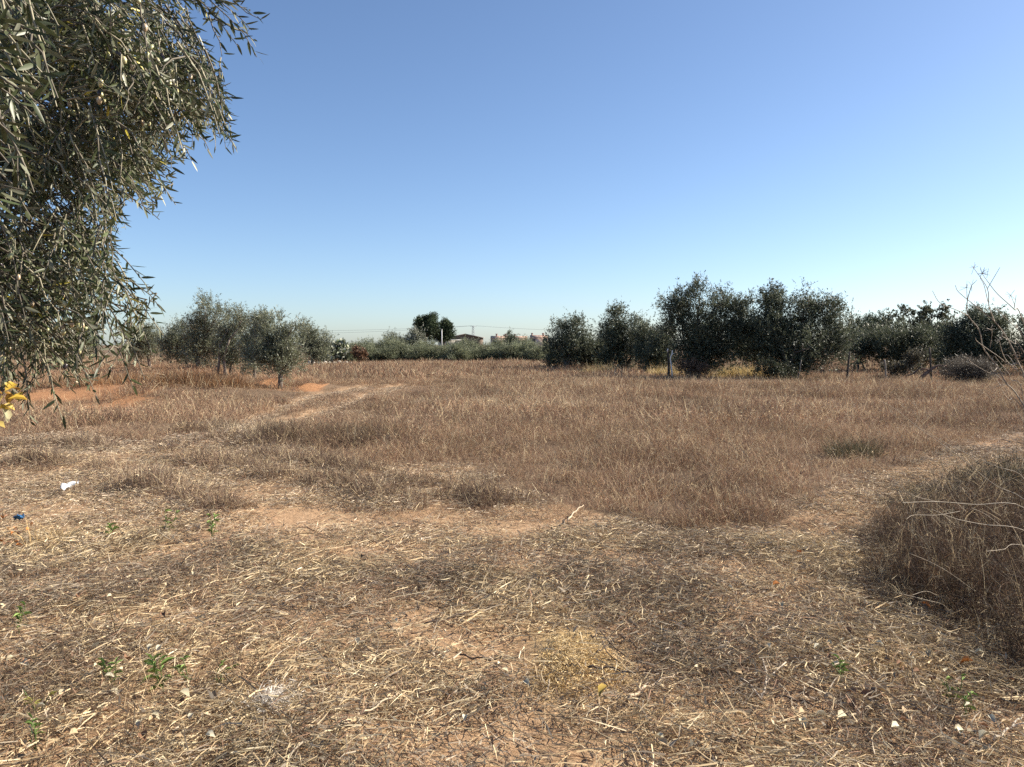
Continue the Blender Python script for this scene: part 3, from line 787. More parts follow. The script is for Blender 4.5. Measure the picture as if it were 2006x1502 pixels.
# pale stones lying in a line at the hedge's left end
sr = np.random.default_rng(9)
for k in range(12):
    mb = MB(); px = 608 + k * 7.2 + sr.normal(0, 1.5); D = 63 + sr.normal(0, .4)
    a = np.linspace(0, 2 * np.pi, 7, endpoint=False); w = sr.uniform(.08, .2)
    ring = lambda s, z: np.column_stack([np.cos(a) * w * s * sr.uniform(.8, 1.2, 7), np.sin(a) * w * s * sr.uniform(.7, 1.1, 7), np.full(7, z * w) + sr.normal(0, .02, 7)])
    V = np.vstack([ring(1, -.3), ring(1.1, .6), ring(.6, 1.3)])
    q = np.array([[i_ + o_, (i_ + 1) % 7 + o_, (i_ + 1) % 7 + 7 + o_, i_ + 7 + o_] for o_ in (0, 7) for i_ in range(7)])
    mb.add(V, [q, np.arange(14, 21)[None]], np.array([.42, .38, .32]) * sr.uniform(.7, 1.1))
    p = at(px, 700, D)
    o = mb.build("pale_stone", M_wall, None, (p[0], D, float(height(p[0], D)) + .12))
    tag(o, "pale stone in the line of stones at the left end of the hedge", "stone", "line of pale stones")

# pines, barn, post, pylon, wires and houses beyond the hedge
tree("pine_tree", "big round-headed dark pine beyond the hedge, left of the pair", "pine tree", 833, 170,
     [(835, 632, 21, 16), (822, 640, 13, 16), (848, 640, 12, 18), (835, 655, 25, 14), (826, 628, 10, 10), (846, 624, 9, 8)], 420, 9, 8, .32, .10, PINE, 601, .28, "pair of pines beyond the hedge", M_pine, spread=.36, sprig=.45, fork=.5)
tree("pine_tree", "smaller round-headed pine beyond the hedge, right of the pair", "pine tree", 870, 172,
     [(870, 644, 16, 12), (880, 650, 10, 12), (872, 634, 8, 7), (866, 658, 18, 11)], 260, 9, 8, .32, .10, PINE, 611, .24, "pair of pines beyond the hedge", M_pine, spread=.36, sprig=.45, fork=.5)

def box(mb, lo, hi, col):
    x0, y0, z0 = lo; x1, y1, z1 = hi
    V = [(x0, y0, z0), (x1, y0, z0), (x1, y1, z0), (x0, y1, z0), (x0, y0, z1), (x1, y0, z1), (x1, y1, z1), (x0, y1, z1)]
    mb.add(V, np.array([[3, 2, 1, 0], [4, 5, 6, 7], [0, 1, 5, 4], [1, 2, 6, 5], [2, 3, 7, 6], [3, 0, 4, 7]]), col)

def gable(mb, w, l, z0, z1, th, over, col):       # two roof slabs, ridge along y
    for s in (-1, 1):
        e = np.array([s * (w / 2 + over), 0, z0 - over * (z1 - z0) / (w / 2)]); rdg = np.array([0, 0, z1])
        V = []
        for yy in (-l / 2 - over, l / 2 + over):
            for pnt, dz in ((rdg, 0), (e, 0), (e, th), (rdg, th)):
                V.append(pnt + np.array([0, yy, dz]))
        mb.add(V, np.array([[0, 1, 2, 3], [7, 6, 5, 4], [0, 4, 5, 1], [3, 2, 6, 7], [1, 5, 6, 2], [0, 3, 7, 4]]), col)

D = 190.0
b0, bl, br_, top = at(911, 660, D), at(876, 661, D), at(939, 661, D), at(911, 654.5, D)
wdt = br_[0] - bl[0]
e = thing("barn", "low dark barn with a shallow gabled roof behind the hedge", "barn", (b0[0], D, 0))
mb = MB()
zE, zR = bl[2], top[2]
V = [(-wdt / 2, 0, 0), (wdt / 2, 0, 0), (wdt / 2, 0, zE), (0, 0, zR), (-wdt / 2, 0, zE)]
V += [(a_, 14, c_) for a_, _, c_ in V]
mb.add(V, [np.array([[0, 1, 2, 3, 4], [9, 8, 7, 6, 5]]), np.array([[1, 6, 7, 2], [5, 0, 4, 9]])], (.16, .125, .10))
mb.build("wall", M_wall, e)
mb = MB(); gable(mb, wdt, 14, zE + .02, zR + .02, .14, .5, (.30, .27, .25)); mb.build("roof", M_wall, e, (0, 7, 0))
mb = MB(); box(mb, (-1.2, -.06, 0), (1.2, -.01, 2.0), (.10, .085, .07)); mb.build("door", M_wall, e)
bl = at(880, 663, 188)
e = thing("shed", "pale flat-roofed lean-to at the left side of the barn", "shed", (bl[0], 188, 0))
mb = MB(); box(mb, (-2.6, 0, 0), (2.4, 4, 2.6), (.5, .47, .43)); mb.build("wall", M_wall, e)
mb = MB(); box(mb, (-3.0, -.4, 2.61), (2.8, 4.4, 2.8), (.72, .70, .67)); mb.build("roof", M_wall, e)
mb = MB(); box(mb, (-1.2, -.05, 0), (-.3, -.01, 2.0), (.2, .17, .15)); mb.build("door", M_wall, e)

pt, pbm = at(865.5, 646, 120), 0
e = thing("post", "slim white concrete post in front of the right pine", "post", (pt[0], 120, 0))
mb = MB(); tube(mb, [(0, 0, 0), (0, 0, pt[2] * .5), (0, 0, pt[2])], [.075, .07, .06], (.72, .70, .68), 8); mb.build("pole", M_wall, e)
mb = MB(); box(mb, (-.1, -.1, 0), (.1, .1, .1), (.6, .58, .56)); mb.build("cap", M_wall, e, (0, 0, pt[2] + .002))

D = 330.0
pt = at(927, 638, D)
e = thing("lattice_pylon", "thin grey lattice pylon standing behind the barn roof", "pylon", (pt[0], D, 0))
H = pt[2]
mb = MB(); g_ = (.30, .31, .33)
hw = lambda z: .75 - .45 * z / H
for sx in (-1, 1):
    for sy in (-1, 1):
        tube(mb, [(sx * hw(0), sy * hw(0), 0), (sx * hw(H), sy * hw(H), H)], .07, g_, 4)
mb.build("leg_frame", M_wall, e)
mb = MB(); zz = np.linspace(0, H, 10)
for k in range(9):
    for s in (-1, 1):
        z0, z1 = zz[k], zz[k + 1]
        tube(mb, [(-hw(z0), s * hw(z0), z0), (hw(z1), s * hw(z1), z1)], .045, g_, 4)
        tube(mb, [(hw(z0), s * hw(z0), z0), (-hw(z1), s * hw(z1), z1)], .045, g_, 4)
mb.build("bracing", M_wall, e)
mb = MB(); tube(mb, [(-1.3, 0, H - .1), (1.3, 0, H - .1)], .09, g_, 4); mb.build("cross_arm", M_wall, e)
for k, (endpx, endpy, DD, sag, dx, nm) in enumerate((
        (300, 640, 360, 1.9, -1.2, "power cable from the pylon towards the left, behind the pines"),
        (300, 643, 360, 2.6, -.6, "lower power cable from the pylon towards the left, behind the pines"),
        (1500, 640, 340, 2.2, 1.2, "power cable from the pylon towards the right, over the houses"))):
    a_, b_ = np.array([pt[0] + dx, D, H + .02]), at(endpx, endpy, DD)
    t = np.linspace(0, 1, 30)[:, None]
    P = a_ * (1 - t) + b_ * t; P[:, 2] -= (sag * 4 * t * (1 - t))[:, 0]
    mb = MB(); tube(mb, P, .035, (.16, .17, .19), 4)
    tag(mb.build("power_cable", M_wall), nm, "cable", "power cables of the pylon")

D = 260.0
hs = ((978, 34, 660, "left"), (1018, 30, 660.5, "middle"), (1056, 34, 658.5, "right"))
for k, (cx, wpx, ty, nm) in enumerate(hs):
    p, tp = at(cx, 668, D), at(cx, ty, D)
    w = wpx * D / F; hgt = tp[2]
    e = thing("house", {"left": "left house of the far pink row, with two chimneys", "middle": "middle house of the far pink row, between the bush and the chimneys",
                        "right": "right house of the far pink row, ending at the dark olive"}[nm], "house", (p[0], D, 0), "far row of pink houses")
    mb = MB(); box(mb, (-w / 2, 0, 0), (w / 2, 8, hgt - .55), (.56, .43, .37)); mb.build("wall", M_wall, e)
    mb = MB(); ov = .35
    V = [(-w / 2 - .05, -ov, hgt - .55), (w / 2 + .05, -ov, hgt - .55), (w / 2 + .05, 4, hgt + .25), (-w / 2 - .05, 4, hgt + .25), (w / 2 + .05, 8 + ov, hgt - .55), (-w / 2 - .05, 8 + ov, hgt - .55)]
    V2 = [(a_, b_, c_ + .18) for a_, b_, c_ in V]
    mb.add(V + V2, [np.array([[3, 2, 1, 0], [5, 4, 2, 3], [6, 7, 8, 9], [9, 8, 10, 11], [0, 1, 7, 6], [1, 2, 8, 7], [2, 4, 10, 8], [4, 5, 11, 10], [5, 3, 9, 11], [3, 0, 6, 9]])], (.46, .31, .24))
    rf = mb.build("roof", M_wall, e)
    for cxx in {0: (-.9, 2.0), 1: (-1.6,), 2: (-2.2, 1.4)}[k]:
        mb = MB(); box(mb, (cxx - .28, 2.6, hgt - .2), (cxx + .28, 3.2, hgt + .95), (.50, .34, .28)); box(mb, (cxx - .38, 2.5, hgt + .952), (cxx + .38, 3.3, hgt + 1.1), (.36, .2, .15))
        mb.build("chimney", M_wall, rf)
    for wx in (-.3, .3):
        mb = MB(); box(mb, (wx * w - .5, -.04, hgt - 1.9), (wx * w + .5, -.005, hgt - .85), (.08, .08, .09)); mb.build("window", M_wall, e)

# fence posts, dead stump, fallen limbs at the right
def pole(name, label, cat, pxs, D, r0, col, group=None, lean_px=0):
    p0 = at(pxs[0][0], 700, D); base = np.array([p0[0], D, float(height(p0[0], D)) - .05])
    P = [np.zeros(3)] + [at(a_, b_, D) - base for a_, b_ in pxs[1:]]
    mb = MB(); pp = smooth_line(P, 8) if len(P) > 2 else np.linspace(P[0], P[1], 6)
    n = len(pp); wob = np.random.default_rng(int(pxs[0][0])).normal(0, r0 * .25, (n, 3)); wob[0] = 0
    tube(mb, pp + wob, np.linspace(r0 * 1.1, r0 * .75, n), col, 7)
    return tag(mb.build(name, M_bark, None, base, True), label, cat, group)
G_F = "fence stakes along the right-hand field edge"
pole("fence_post", "tall dark fence stake leaning right, at the foot of the broad olive", "fence post", [(1659, 740), (1665, 688)], 34, .05, (.075, .06, .05), G_F)
pole("fence_post", "short grey fence stake beside the bramble", "fence post", [(1738, 742), (1733, 704)], 34, .042, (.24, .21, .18), G_F)
pole("fence_post", "tall dark fence stake crossed by the fallen limb", "fence post", [(1827, 742), (1821, 681)], 33.5, .045, (.075, .06, .05), G_F)
pole("fence_post", "thin slanting stake at the foot of the two-peaked olive", "fence post", [(1563, 738), (1570, 704)], 34, .026, (.18, .16, .14), G_F)
base = at(1318, 700, 35.5); base = np.array([base[0], 35.5, float(height(base[0], 35.5)) - .05])
e = thing("dead_stump", "dead forked olive stump, bleached white on its right stem", "stump", base)
w2 = lambda pts: smooth_line([at(a_, b_, 35.5) - base for a_, b_ in pts], 9)
mb = MB(); tube(mb, w2([(1310, 738), (1310, 715), (1309, 695), (1309, 684)]), np.linspace(.06, .03, 9), (.06, .047, .04), 7); mb.build("dark_stem", M_bark, e, smooth=True)
mb = MB(); tube(mb, w2([(1317, 738), (1315, 718), (1313, 702), (1316, 694), (1317, 686)]), np.linspace(.034, .02, 9), (.72, .69, .64), 7)
tube(mb, w2([(1315, 697), (1318, 693), (1321, 692)]), np.linspace(.022, .01, 9), (.72, .69, .64), 5); mb.build("bleached_stem", M_wall, e, smooth=True)
mb = MB(); tube(mb, w2([(1309, 690), (1308, 686), (1309, 683)]), np.linspace(.03, .035, 9), (.66, .62, .56), 6); mb.build("bleached_tip", M_wall, e, smooth=True)
base = at(1800, 700, 33); base = np.array([base[0], 33, float(height(base[0], 33))])
mb = MB(); w3 = lambda pts: smooth_line([at(a_, b_, 33) - base for a_, b_ in pts], 9)
tube(mb, w3([(1803, 741), (1815, 731), (1826, 722), (1838, 716), (1855, 717)]), np.linspace(.08, .03, 9), (.15, .095, .075), 7)
tube(mb, w3([(1822, 726), (1812, 722), (1803, 725)]), np.linspace(.04, .02, 9), (.15, .095, .075), 6)
tag(mb.build("fallen_limb", M_bark, None, base, True), "crooked brown fallen limb propped against the dark fence stake", "branch")
base = at(1775, 700, 34); base = np.array([base[0], 34, float(height(base[0], 34))])
mb = MB(); w3 = lambda pts: smooth_line([at(a_, b_, 34) - base for a_, b_ in pts], 9)
tube(mb, w3([(1775, 736), (1788, 732), (1800, 722), (1806, 717)]), np.linspace(.045, .02, 9), (.12, .08, .065), 6)
tag(mb.build("fallen_limb", M_bark, None, base, True), "thin dark fallen limb between the bramble and the dark stake", "branch")

# green grass clump standing in the field
p = on_ground(1672, 893)
cl = [tuft("clump", 900, .34, .18, .46, .0042, .33, [(.075, .075, .04), (.055, .06, .035), (.10, .09, .05), (.13, .095, .055)], .05, 901, bend=1.4)]
o = link("grass_clump", cl[0], None, (p[0], p[1], p[2]))
o.scale = (1.15, .8, .85)
tag(o, "dark green rounded grass clump standing in the brown field", "grass clump")

# ------------------------------------------------------------------ the olive whose branches hang in from the left
LT = np.array([(0, -.5, 0), (.16, -.42, .05), (.16, .42, .05), (.45, -.5, .07), (.45, .5, .07), (.45, 0, .015), (.8, -.28, .03), (.8, .28, .03), (1, 0, -.03), (.16, 0, 0.01), (.8, 0, 0)])
LT[0] = (0, 0, 0)
LF_T = np.array([[0, 1, 9], [0, 9, 2], [6, 8, 10], [10, 8, 7]])
LF_Q = np.array([[1, 3, 5, 9], [9, 5, 4, 2], [3, 6, 10, 5], [5, 10, 7, 4]])
OL_TOP = [(.055, .07, .032), (.07, .084, .038), (.042, .053, .026), (.085, .096, .046), (.15, .155, .095), (.21, .21, .145), (.06, .072, .029)]
TB = np.array([-2.95, 3.35, 0.0]); TB[2] = float(height(TB[0], TB[1])) - .03
olive = thing("olive_tree", "olive tree whose fruiting branches hang in at the left edge, nearest to the viewer", "olive tree", TB)
SIL = [(-60, -60), (300, -60), (330, 20), (400, 80), (450, 195), (450, 240), (462, 290), (370, 305), (325, 392), (285, 428), (225, 462), (232, 520),
       (285, 580), (305, 640), (278, 672), (245, 715), (165, 765), (115, 795), (60, 800), (-60, 780)]
r = np.random.default_rng(42)
sprigs = []                             # (tip, direction, length, drop)
def img_dir(px, py, k):
    t = np.clip(py / 760, 0, 1)
    ang = math.radians(-18 - 42 * t + r.normal(0, 24))       # towards the right, drooping lower down
    v = np.array([math.cos(ang), r.normal(-.25, .45), math.sin(ang)])
    return v / np.linalg.norm(v)
cnt = 0
while cnt < 1650:
    px, py, D_ = r.uniform(-60, 470), r.uniform(-60, 820), r.uniform(2.4, 3.8)
    if not inpoly(np.array([px]), np.array([py]), SIL)[0]: continue
    d_ = img_dir(px, py, 0)
    for _ in range(9):                   # one drooping spray: several sprigs running the same way
        q = (px + r.normal(0, 20), py + r.normal(0, 20))
        if not inpoly(np.array([q[0]]), np.array([q[1]]), SIL)[0]: continue
        sprigs.append((at(*q, D_ + r.normal(0, .07)), nrm(d_ + r.normal(0, .22, 3)), r.uniform(.14, .32))); cnt += 1
for px, py, ang, Ls, Dd in ((515, 40, -12, .3, 2.8), (510, 115, -38, .34, 2.8), (480, 20, 5, .3, 2.85), (468, 90, -35, .28, 2.8), (430, 30, -5, .3, 2.9), (440, 110, -60, .2, 2.8), (400, 20, -10, .3, 2.9),
                        (455, 195, -25, .25, 2.9), (452, 240, -20, .25, 2.9), (465, 290, -35, .25, 2.9), (378, 320, -50, .22, 2.9), (342, 400, -45, .25, 2.9), (310, 430, -20, .25, 2.9),
                        (300, 575, -35, .3, 2.8), (316, 605, -25, .25, 2.8), (320, 655, -40, .34, 2.8), (300, 690, -55, .3, 2.7), (282, 740, -55, .3, 2.7), (262, 760, -60, .34, 2.7),
                        (190, 780, -50, .3, 2.7), (125, 820, -62, .25, 2.6), (60, 832, -80, .28, 2.6), (110, 790, -70, .28, 2.6), (350, 60, -70, .25, 2.8), (330, 10, -70, .2, 2.8),
                        (490, 60, -30, .25, 2.75), (500, 80, -15, .2, 2.85)):
    a_ = math.radians(ang); sprigs.append((at(px, py, Dd), np.array([math.cos(a_), r.normal(-.1, .1), math.sin(a_)]), Ls))
for _ in range(80):                     # the nearest twigs, at the picture's left edge
    px, py = r.uniform(-140, 115), r.uniform(-40, 440)
    sprigs.append((at(px, py, r.uniform(1.25, 1.9)), img_dir(px, py, 0), r.uniform(.16, .26)))
cc = np.array([-3.0, 3.4, 2.15])        # the rest of the crown, beyond the frame
k = 0
while k < 380:
    v = nrm(r.normal(size=3)); q = cc + v * np.array([1.5, 1.5, 1.25]) * r.uniform(.55, 1.05)
    if q[0] > -.62 * q[1] - .15: continue
    sprigs.append((q, nrm(v * .7 + r.normal(0, .4, 3) + np.array([0, 0, -.35])), r.uniform(.2, .36))); k += 1

leafB, leafM, leafS, leafC, twigP, fruit = [], [], [], [], [], []
nodes = []
stems = MB()
for tip, d, Ls in sprigs:
    d = nrm(d); base_ = tip - d * Ls + np.array([0, 0, .18 * Ls])
    tt = np.linspace(0, 1, 6)[:, None]
    P = base_ * (1 - tt) + tip * tt + np.array([0, 0, .16 * Ls]) * (4 * tt * (1 - tt)) * .6 + r.normal(0, .004, (6, 3))
    tube(stems, P - TB, np.linspace(.0032, .0012, 6), (.30, .27, .19) if r.uniform() < .35 else (.15, .13, .10), 4, False)
    nodes.append(base_)
    n_l = int(Ls / .0145)
    ax = nrm(r.normal(size=3)); ax = nrm(ax - d * ax.dot(d)); bx = np.cross(d, ax)
    for m_ in range(n_l):
        t = (m_ + .5) / n_l
        pos = base_ * (1 - t) + tip * t + np.array([0, 0, .16 * Ls]) * 4 * t * (1 - t) * .6
        phi = (m_ % 2) * math.pi + (m_ // 2) * 1.57 + r.normal(0, .35)
        o_ = ax * math.cos(phi) + bx * math.sin(phi)
        ld = nrm(d * r.uniform(.5, 1.1) + o_ * r.uniform(.5, .95) + r.normal(0, .12, 3))
        sv = nrm(np.cross(ld, o_ + r.normal(0, .5, 3)))
        leafB.append(pos); leafM.append((ld, sv, np.cross(ld, sv)))
        Lf = r.uniform(.038, .058) * (1 - .3 * abs(t - .5)); leafS.append((Lf, Lf * r.uniform(.15, .205)))
        leafC.append(OL_TOP[r.integers(0, len(OL_TOP))] if r.uniform() > .012 else (.42, .36, .06))
    if tip[1] < 2.95 and base_[0] > -1.95 and r.uniform() < .55:
        for _ in range(r.integers(1, 5)):
            t = r.uniform(.1, .9); fruit.append(base_ * (1 - t) + tip * t + np.array([0, 0, .16 * Ls]) * 4 * t * (1 - t) * .6 + r.normal(0, .008, 3) - np.array([0, 0, .016]))
stems.build("twigs", M_twig, olive)
B = np.array(leafB); S = np.array(leafS); Cc = np.array(leafC) * r.normal(1, .15, (len(B), 1)).clip(.6, 1.5)
Mx = np.array([[a_, b_, c_] for a_, b_, c_ in leafM])          # n,3(axis),3
# leaves that show largest become parts of their own
rel = B - np.array([0, 0, CAMH]); fw = rel[:, 1] * cp - rel[:, 2] * sp; up_ = rel[:, 1] * sp + rel[:, 2] * cp
u = rel[:, 0] / fw * F + CX; v_ = CY - up_ / fw * F
vis = (u > 0) & (v_ > 0) & (u < 560)
score = np.where(vis, S[:, 0] / fw, 0); order = np.argsort(-score)[:300]
single = np.zeros(len(B), bool); single[order] = True
lm = []
for k in range(7):
    mb = MB(); mb.add(LT * np.array([1, .19, .35]), [LF_T, LF_Q], np.array(OL_TOP[k])); lm.append(mb.mesh("leaf", M_leaf))
for k in order:
    o = link("leaf", lm[int(k) % 7], olive)
    Mw = np.eye(4); Mw[:3, 0] = Mx[k, 0] * S[k, 0]; Mw[:3, 1] = Mx[k, 1] * S[k, 0]; Mw[:3, 2] = Mx[k, 2] * S[k, 0]; Mw[:3, 3] = B[k] - TB
    o.matrix_local = Matrix(Mw.tolist())
rest = ~single
Bn, Sn, Mn, Cn = B[rest] - TB, S[rest], Mx[rest], Cc[rest]
V = (Bn[:, None] + LT[None, :, 0, None] * Mn[:, None, 0] * Sn[:, None, 0, None] + LT[None, :, 1, None] * Mn[:, None, 1] * Sn[:, None, 1, None]
     + LT[None, :, 2, None] * Mn[:, None, 2] * Sn[:, None, 0, None] * .35).reshape(-1, 3)
n = len(Bn); k = np.arange(n)[:, None, None] * 11
mb = MB(); mb.add(V, [(k + LF_T[None]).reshape(-1, 3), (k + LF_Q[None]).reshape(-1, 4)], np.repeat(Cn, 11, axis=0))
o = mb.build("foliage", M_leaf, olive); o["kind"] = "stuff"
# olives
def fruit_mesh(col):
    mb = MB(); th = np.linspace(.25, math.pi - .25, 5); ph = np.linspace(0, 2 * np.pi, 7, endpoint=False)
    V = [(math.sin(a_) * math.cos(b_) * .0068, math.sin(a_) * math.sin(b_) * .0068, math.cos(a_) * .0105) for a_ in th for b_ in ph]
    q = [[i_ * 7 + j_, i_ * 7 + (j_ + 1) % 7, (i_ + 1) * 7 + (j_ + 1) % 7, (i_ + 1) * 7 + j_] for i_ in range(4) for j_ in range(7)]
    mb.add(V, [np.array(q), np.arange(7)[None, ::-1], np.arange(28, 35)[None]], col)
    return mb.mesh("olive_fruit", M_fruit, True)
fms = [fruit_mesh(c_) for c_ in ((.44, .43, .22), (.52, .48, .27), (.38, .38, .19), (.46, .36, .24), (.05, .04, .045))]
for k, q in enumerate(fruit[:290]):
    o = link("olive_fruit", fms[k % 4 if k % 9 else 4], olive, q - TB)
    o.rotation_euler = (r.normal(0, .35), r.normal(0, .35), 0); s_ = r.uniform(.85, 1.25); o.scale = (s_, s_, s_)
# limbs and trunk
nodes = np.array(nodes)
tk = MB(); fork = np.array([.15, .05, 1.25])
tube(tk, smooth_line([(0, 0, -.05), (.05, -.03, .5), fork], 8), np.linspace(.2, .13, 8), (.20, .17, .14), 10)
trunk_o = tk.build("trunk", M_bark, olive, smooth=True)
lb = MB(); br = MB()
targets = [at(-60, 60, 3.5), at(40, -120, 3.6), at(20, 330, 3.5), at(-10, 560, 3.3), np.array([-1.65, 1.5, 2.0]), at(-100, 700, 3.1), cc + np.array([-.9, .3, .3]), cc + np.array([-.2, 1.0, .4]), cc + np.array([-.4, -.9, .2])]
jn = []
for q in targets:
    e_ = q - TB; mid = (fork + e_) / 2 + np.array([0, 0, .35]) + r.normal(0, .08, 3)
    P = smooth_line([fork, mid, e_], 12); tube(lb, P, np.linspace(.04, .006, 12), (.10, .085, .07), 7)
    jn += list(P[3:])
jn = np.array(jn)
lb.build("limb", M_bark, olive, smooth=True)
for q in nodes[::2]:
    e_ = q - TB; s_ = jn[np.argmin(np.sum((jn - e_) ** 2, 1))]
    if np.linalg.norm(s_ - e_) > .75: continue
    mid = (s_ + e_) / 2 + np.array([0, 0, .06]) + r.normal(0, .03, 3)
    tube(br, smooth_line([s_, mid, e_], 6), np.linspace(.006, .0025, 6), (.13, .11, .085), 4, False)
br.build("branches", M_bark, olive, smooth=True)

# yellow-leaved shrub under it, cut by the left edge
def broad_leaf(name, col, mat, w=.62, curl=.18):
    mb = MB(); a_ = np.array([(0, 0, 0), (.25, -.42, 1), (.6, -.5, 1), (1, 0, -.6), (.6, .5, 1), (.25, .42, 1), (.5, 0, 0)]) * np.array([1, w, curl])
    mb.add(a_, [np.array([[0, 1, 6], [1, 2, 6], [2, 3, 6], [3, 4, 6], [4, 5, 6], [5, 0, 6]])], col)
    return mb.mesh(name, mat)
YL = [broad_leaf("leaf", c_, M_foliage) for c_ in ((.62, .42, .07), (.66, .50, .16), (.50, .28, .06), (.62, .55, .32))]
base = np.array([-2.05, 2.55, float(height(-2.05, 2.55))])
ysh = thing("yellow_shrub", "shrub with golden autumn leaves cut by the left edge, under the hanging olive", "shrub", base)
mb = MB()
for k in range(16):
    tp = at(r.uniform(-110, 12), r.uniform(705, 825), 2.55 + r.normal(0, .12)) - base
    P = smooth_line([(r.normal(-.05, .03), r.normal(0, .04), 0), tp * np.array([.25, .6, .6]) + r.normal(0, .03, 3), tp], 8)
    tube(mb, P, np.linspace(.005, .002, 8), (.2, .14, .1), 5, False)
    for t in P[4:]:
        for _ in range(5):
            o = link("leaf", YL[r.integers(0, 4)], ysh, t + r.normal(0, .025, 3))
            o.rotation_euler = (r.normal(0, .8), r.normal(.5, .5), r.uniform(0, 6.28)); s_ = r.uniform(.03, .055); o.scale = (s_, s_, s_)
mb.build("stem", M_twig, ysh)

# ------------------------------------------------------------------ bare fennel at the right edge
def z7(pts): return [(1750 + a_ / 4.695, 480 + b_ / 4.695) for a_, b_ in pts]
def zr(pts): return [(1500 + a_ / 2.68, 740 + b_ / 2.68) for a_, b_ in pts]
FB = np.array([3.75, 5.1, float(height(3.75, 5.1))])
fen = thing("dry_fennel", "tall bare fennel stems leaning in from the right edge against the sky", "fennel", FB)
def stem(pts, D0, D1, r0, r1, parent, B0, col=(.42, .36, .29), root=False, mat=M_twig):
    n = len(pts)
    P = [at(a_, b_, D0 + (D1 - D0) * i_ / (n - 1)) - B0 for i_, (a_, b_) in enumerate(pts)]
    if root: P = [np.array([r.normal(0, .3), r.normal(0, .45), -.03])] + [P[0] * .5 + np.array([r.normal(.1, .1), r.normal(0, .12), -.05])] + P
    mb = MB(); tube(mb, smooth_line(P, 4 * len(P)), np.linspace(r0, r1, 4 * len(P)), col, 5, False)
    o = mb.build("stem", mat, parent, smooth=True)
    return P[-1]
S7 = [([(1200, 1480), (1030, 1260), (960, 1120), (830, 950), (790, 780), (690, 650), (680, 520), (720, 370)], .0075, .003, True),
      ([(690, 650), (590, 600), (430, 530), (360, 420)], .004, .002, False), ([(680, 520), (675, 390)], .003, .0018, False),
      ([(1200, 1180), (1130, 1020), (1030, 830), (930, 700), (860, 640), (720, 530), (600, 430), (570, 370)], .0075, .002, True),
      ([(930, 700), (880, 560), (865, 400), (740, 210)], .005, .002, False), ([(865, 400), (980, 205)], .003, .0018, False),
      ([(870, 520), (835, 370), (800, 300), (815, 260)], .003, .0018, False), ([(860, 300), (875, 215)], .002, .0015, False),
      ([(1200, 720), (1110, 590), (960, 450), (880, 350), (815, 260)], .006, .002, True), ([(1110, 590), (1130, 460)], .003, .0016, False), ([(1120, 560), (1080, 460)], .0025, .0015, False),
      ([(1200, 1200), (1060, 1100), (960, 1020), (830, 930), (765, 880), (755, 850)], .006, .0025, True), ([(1140, 1160), (1040, 1060), (1000, 980), (975, 880)], .0045, .002, False),
      ([(1010, 1010), (1060, 1020), (1140, 1140)], .003, .002, False), ([(1200, 850), (1130, 760), (1010, 650), (960, 600)], .004, .0018, True),
      ([(1190, 1370), (1080, 1240), (1060, 1180), (930, 1020)], .004, .002, True), ([(1190, 1500), (1060, 1420), (1000, 1340), (985, 1290)], .004, .002, True),
      ([(960, 1120), (920, 1160), (890, 1110)], .003, .0015, False), ([(890, 940), (910, 800), (890, 775)], .0025, .0015, False),
      ([(1050, 1290), (940, 1190), (870, 1170), (720, 1080), (680, 1030)], .0035, .0015, False), ([(1200, 980), (1120, 910), (1040, 860), (1000, 840)], .004, .002, True)]
tips = []
for pts, r0, r1, root in S7:
    tips.append((stem(z7(pts), 5.0, 4.8, r0 * .7, r1 * .75, fen, FB, (.34, .28, .22) if not root else (.30, .245, .19), root), r1))
for q, _ in tips[::2]:                   # dried umbels at some tips
    mb = MB()
    for _ in range(7):
        d_ = nrm(r.normal(size=3) + np.array([0, 0, .8])) * r.uniform(.02, .045)
        tube(mb, [q, q + d_], .0012, (.34, .29, .24), 3, False)
    mb.build("umbel", M_twig, fen)
SB = np.array([4.0, 5.6, float(height(4.0, 5.6))])
arch = thing("arching_stems", "pale leafless stems arching low over the track from the right edge", "fennel", SB)
SR = [([(1357, 640), (1200, 560), (1000, 400), (800, 260), (690, 170), (600, 120)], .006, .002, True), ([(1357, 530), (1200, 460), (960, 350), (820, 265)], .005, .002, True),
      ([(1357, 680), (1100, 665), (900, 650), (720, 655)], .005, .0025, True), ([(900, 650), (760, 610), (640, 500), (560, 420)], .003, .0015, False), ([(1357, 800), (1150, 770), (1000, 740), (870, 690)], .005, .002, True),
      ([(800, 260), (790, 190), (770, 120)], .0025, .0012, False), ([(690, 170), (690, 60), (700, 10)], .0025, .0012, False), ([(1050, 700), (990, 640), (940, 540)], .003, .0015, False),
      ([(1240, 780), (1160, 720), (1080, 680)], .003, .0015, False), ([(1357, 440), (1290, 340), (1240, 280)], .004, .0015, True), ([(1200, 560), (1190, 440)], .0025, .0015, False),
      ([(1357, 240), (1300, 130), (1240, 20)], .005, .002, True), ([(1020, 700), (900, 720), (780, 720), (740, 740)], .0025, .0015, False),
      ([(1357, 880), (1250, 900), (1160, 910)], .004, .002, True), ([(1100, 1120), (960, 1020), (850, 960), (750, 920)], .003, .0015, False),
      ([(980, 1240), (930, 1190), (860, 1170), (740, 1140), (700, 1130)], .003, .0015, False), ([(1357, 1440), (1270, 1350), (1215, 1270)], .004, .0025, True), ([(900, 1140), (840, 1120), (770, 1140)], .0025, .0015, False)]
for pts, r0, r1, root in SR:
    yavg = 740 + np.mean([b_ for _, b_ in pts]) / 2.68
    dd = 5.6 if yavg < 960 else 4.6
    stem(zr(pts), dd, dd - .3, r0 * .55, r1 * .6, arch, SB, (.36, .30, .23), root)

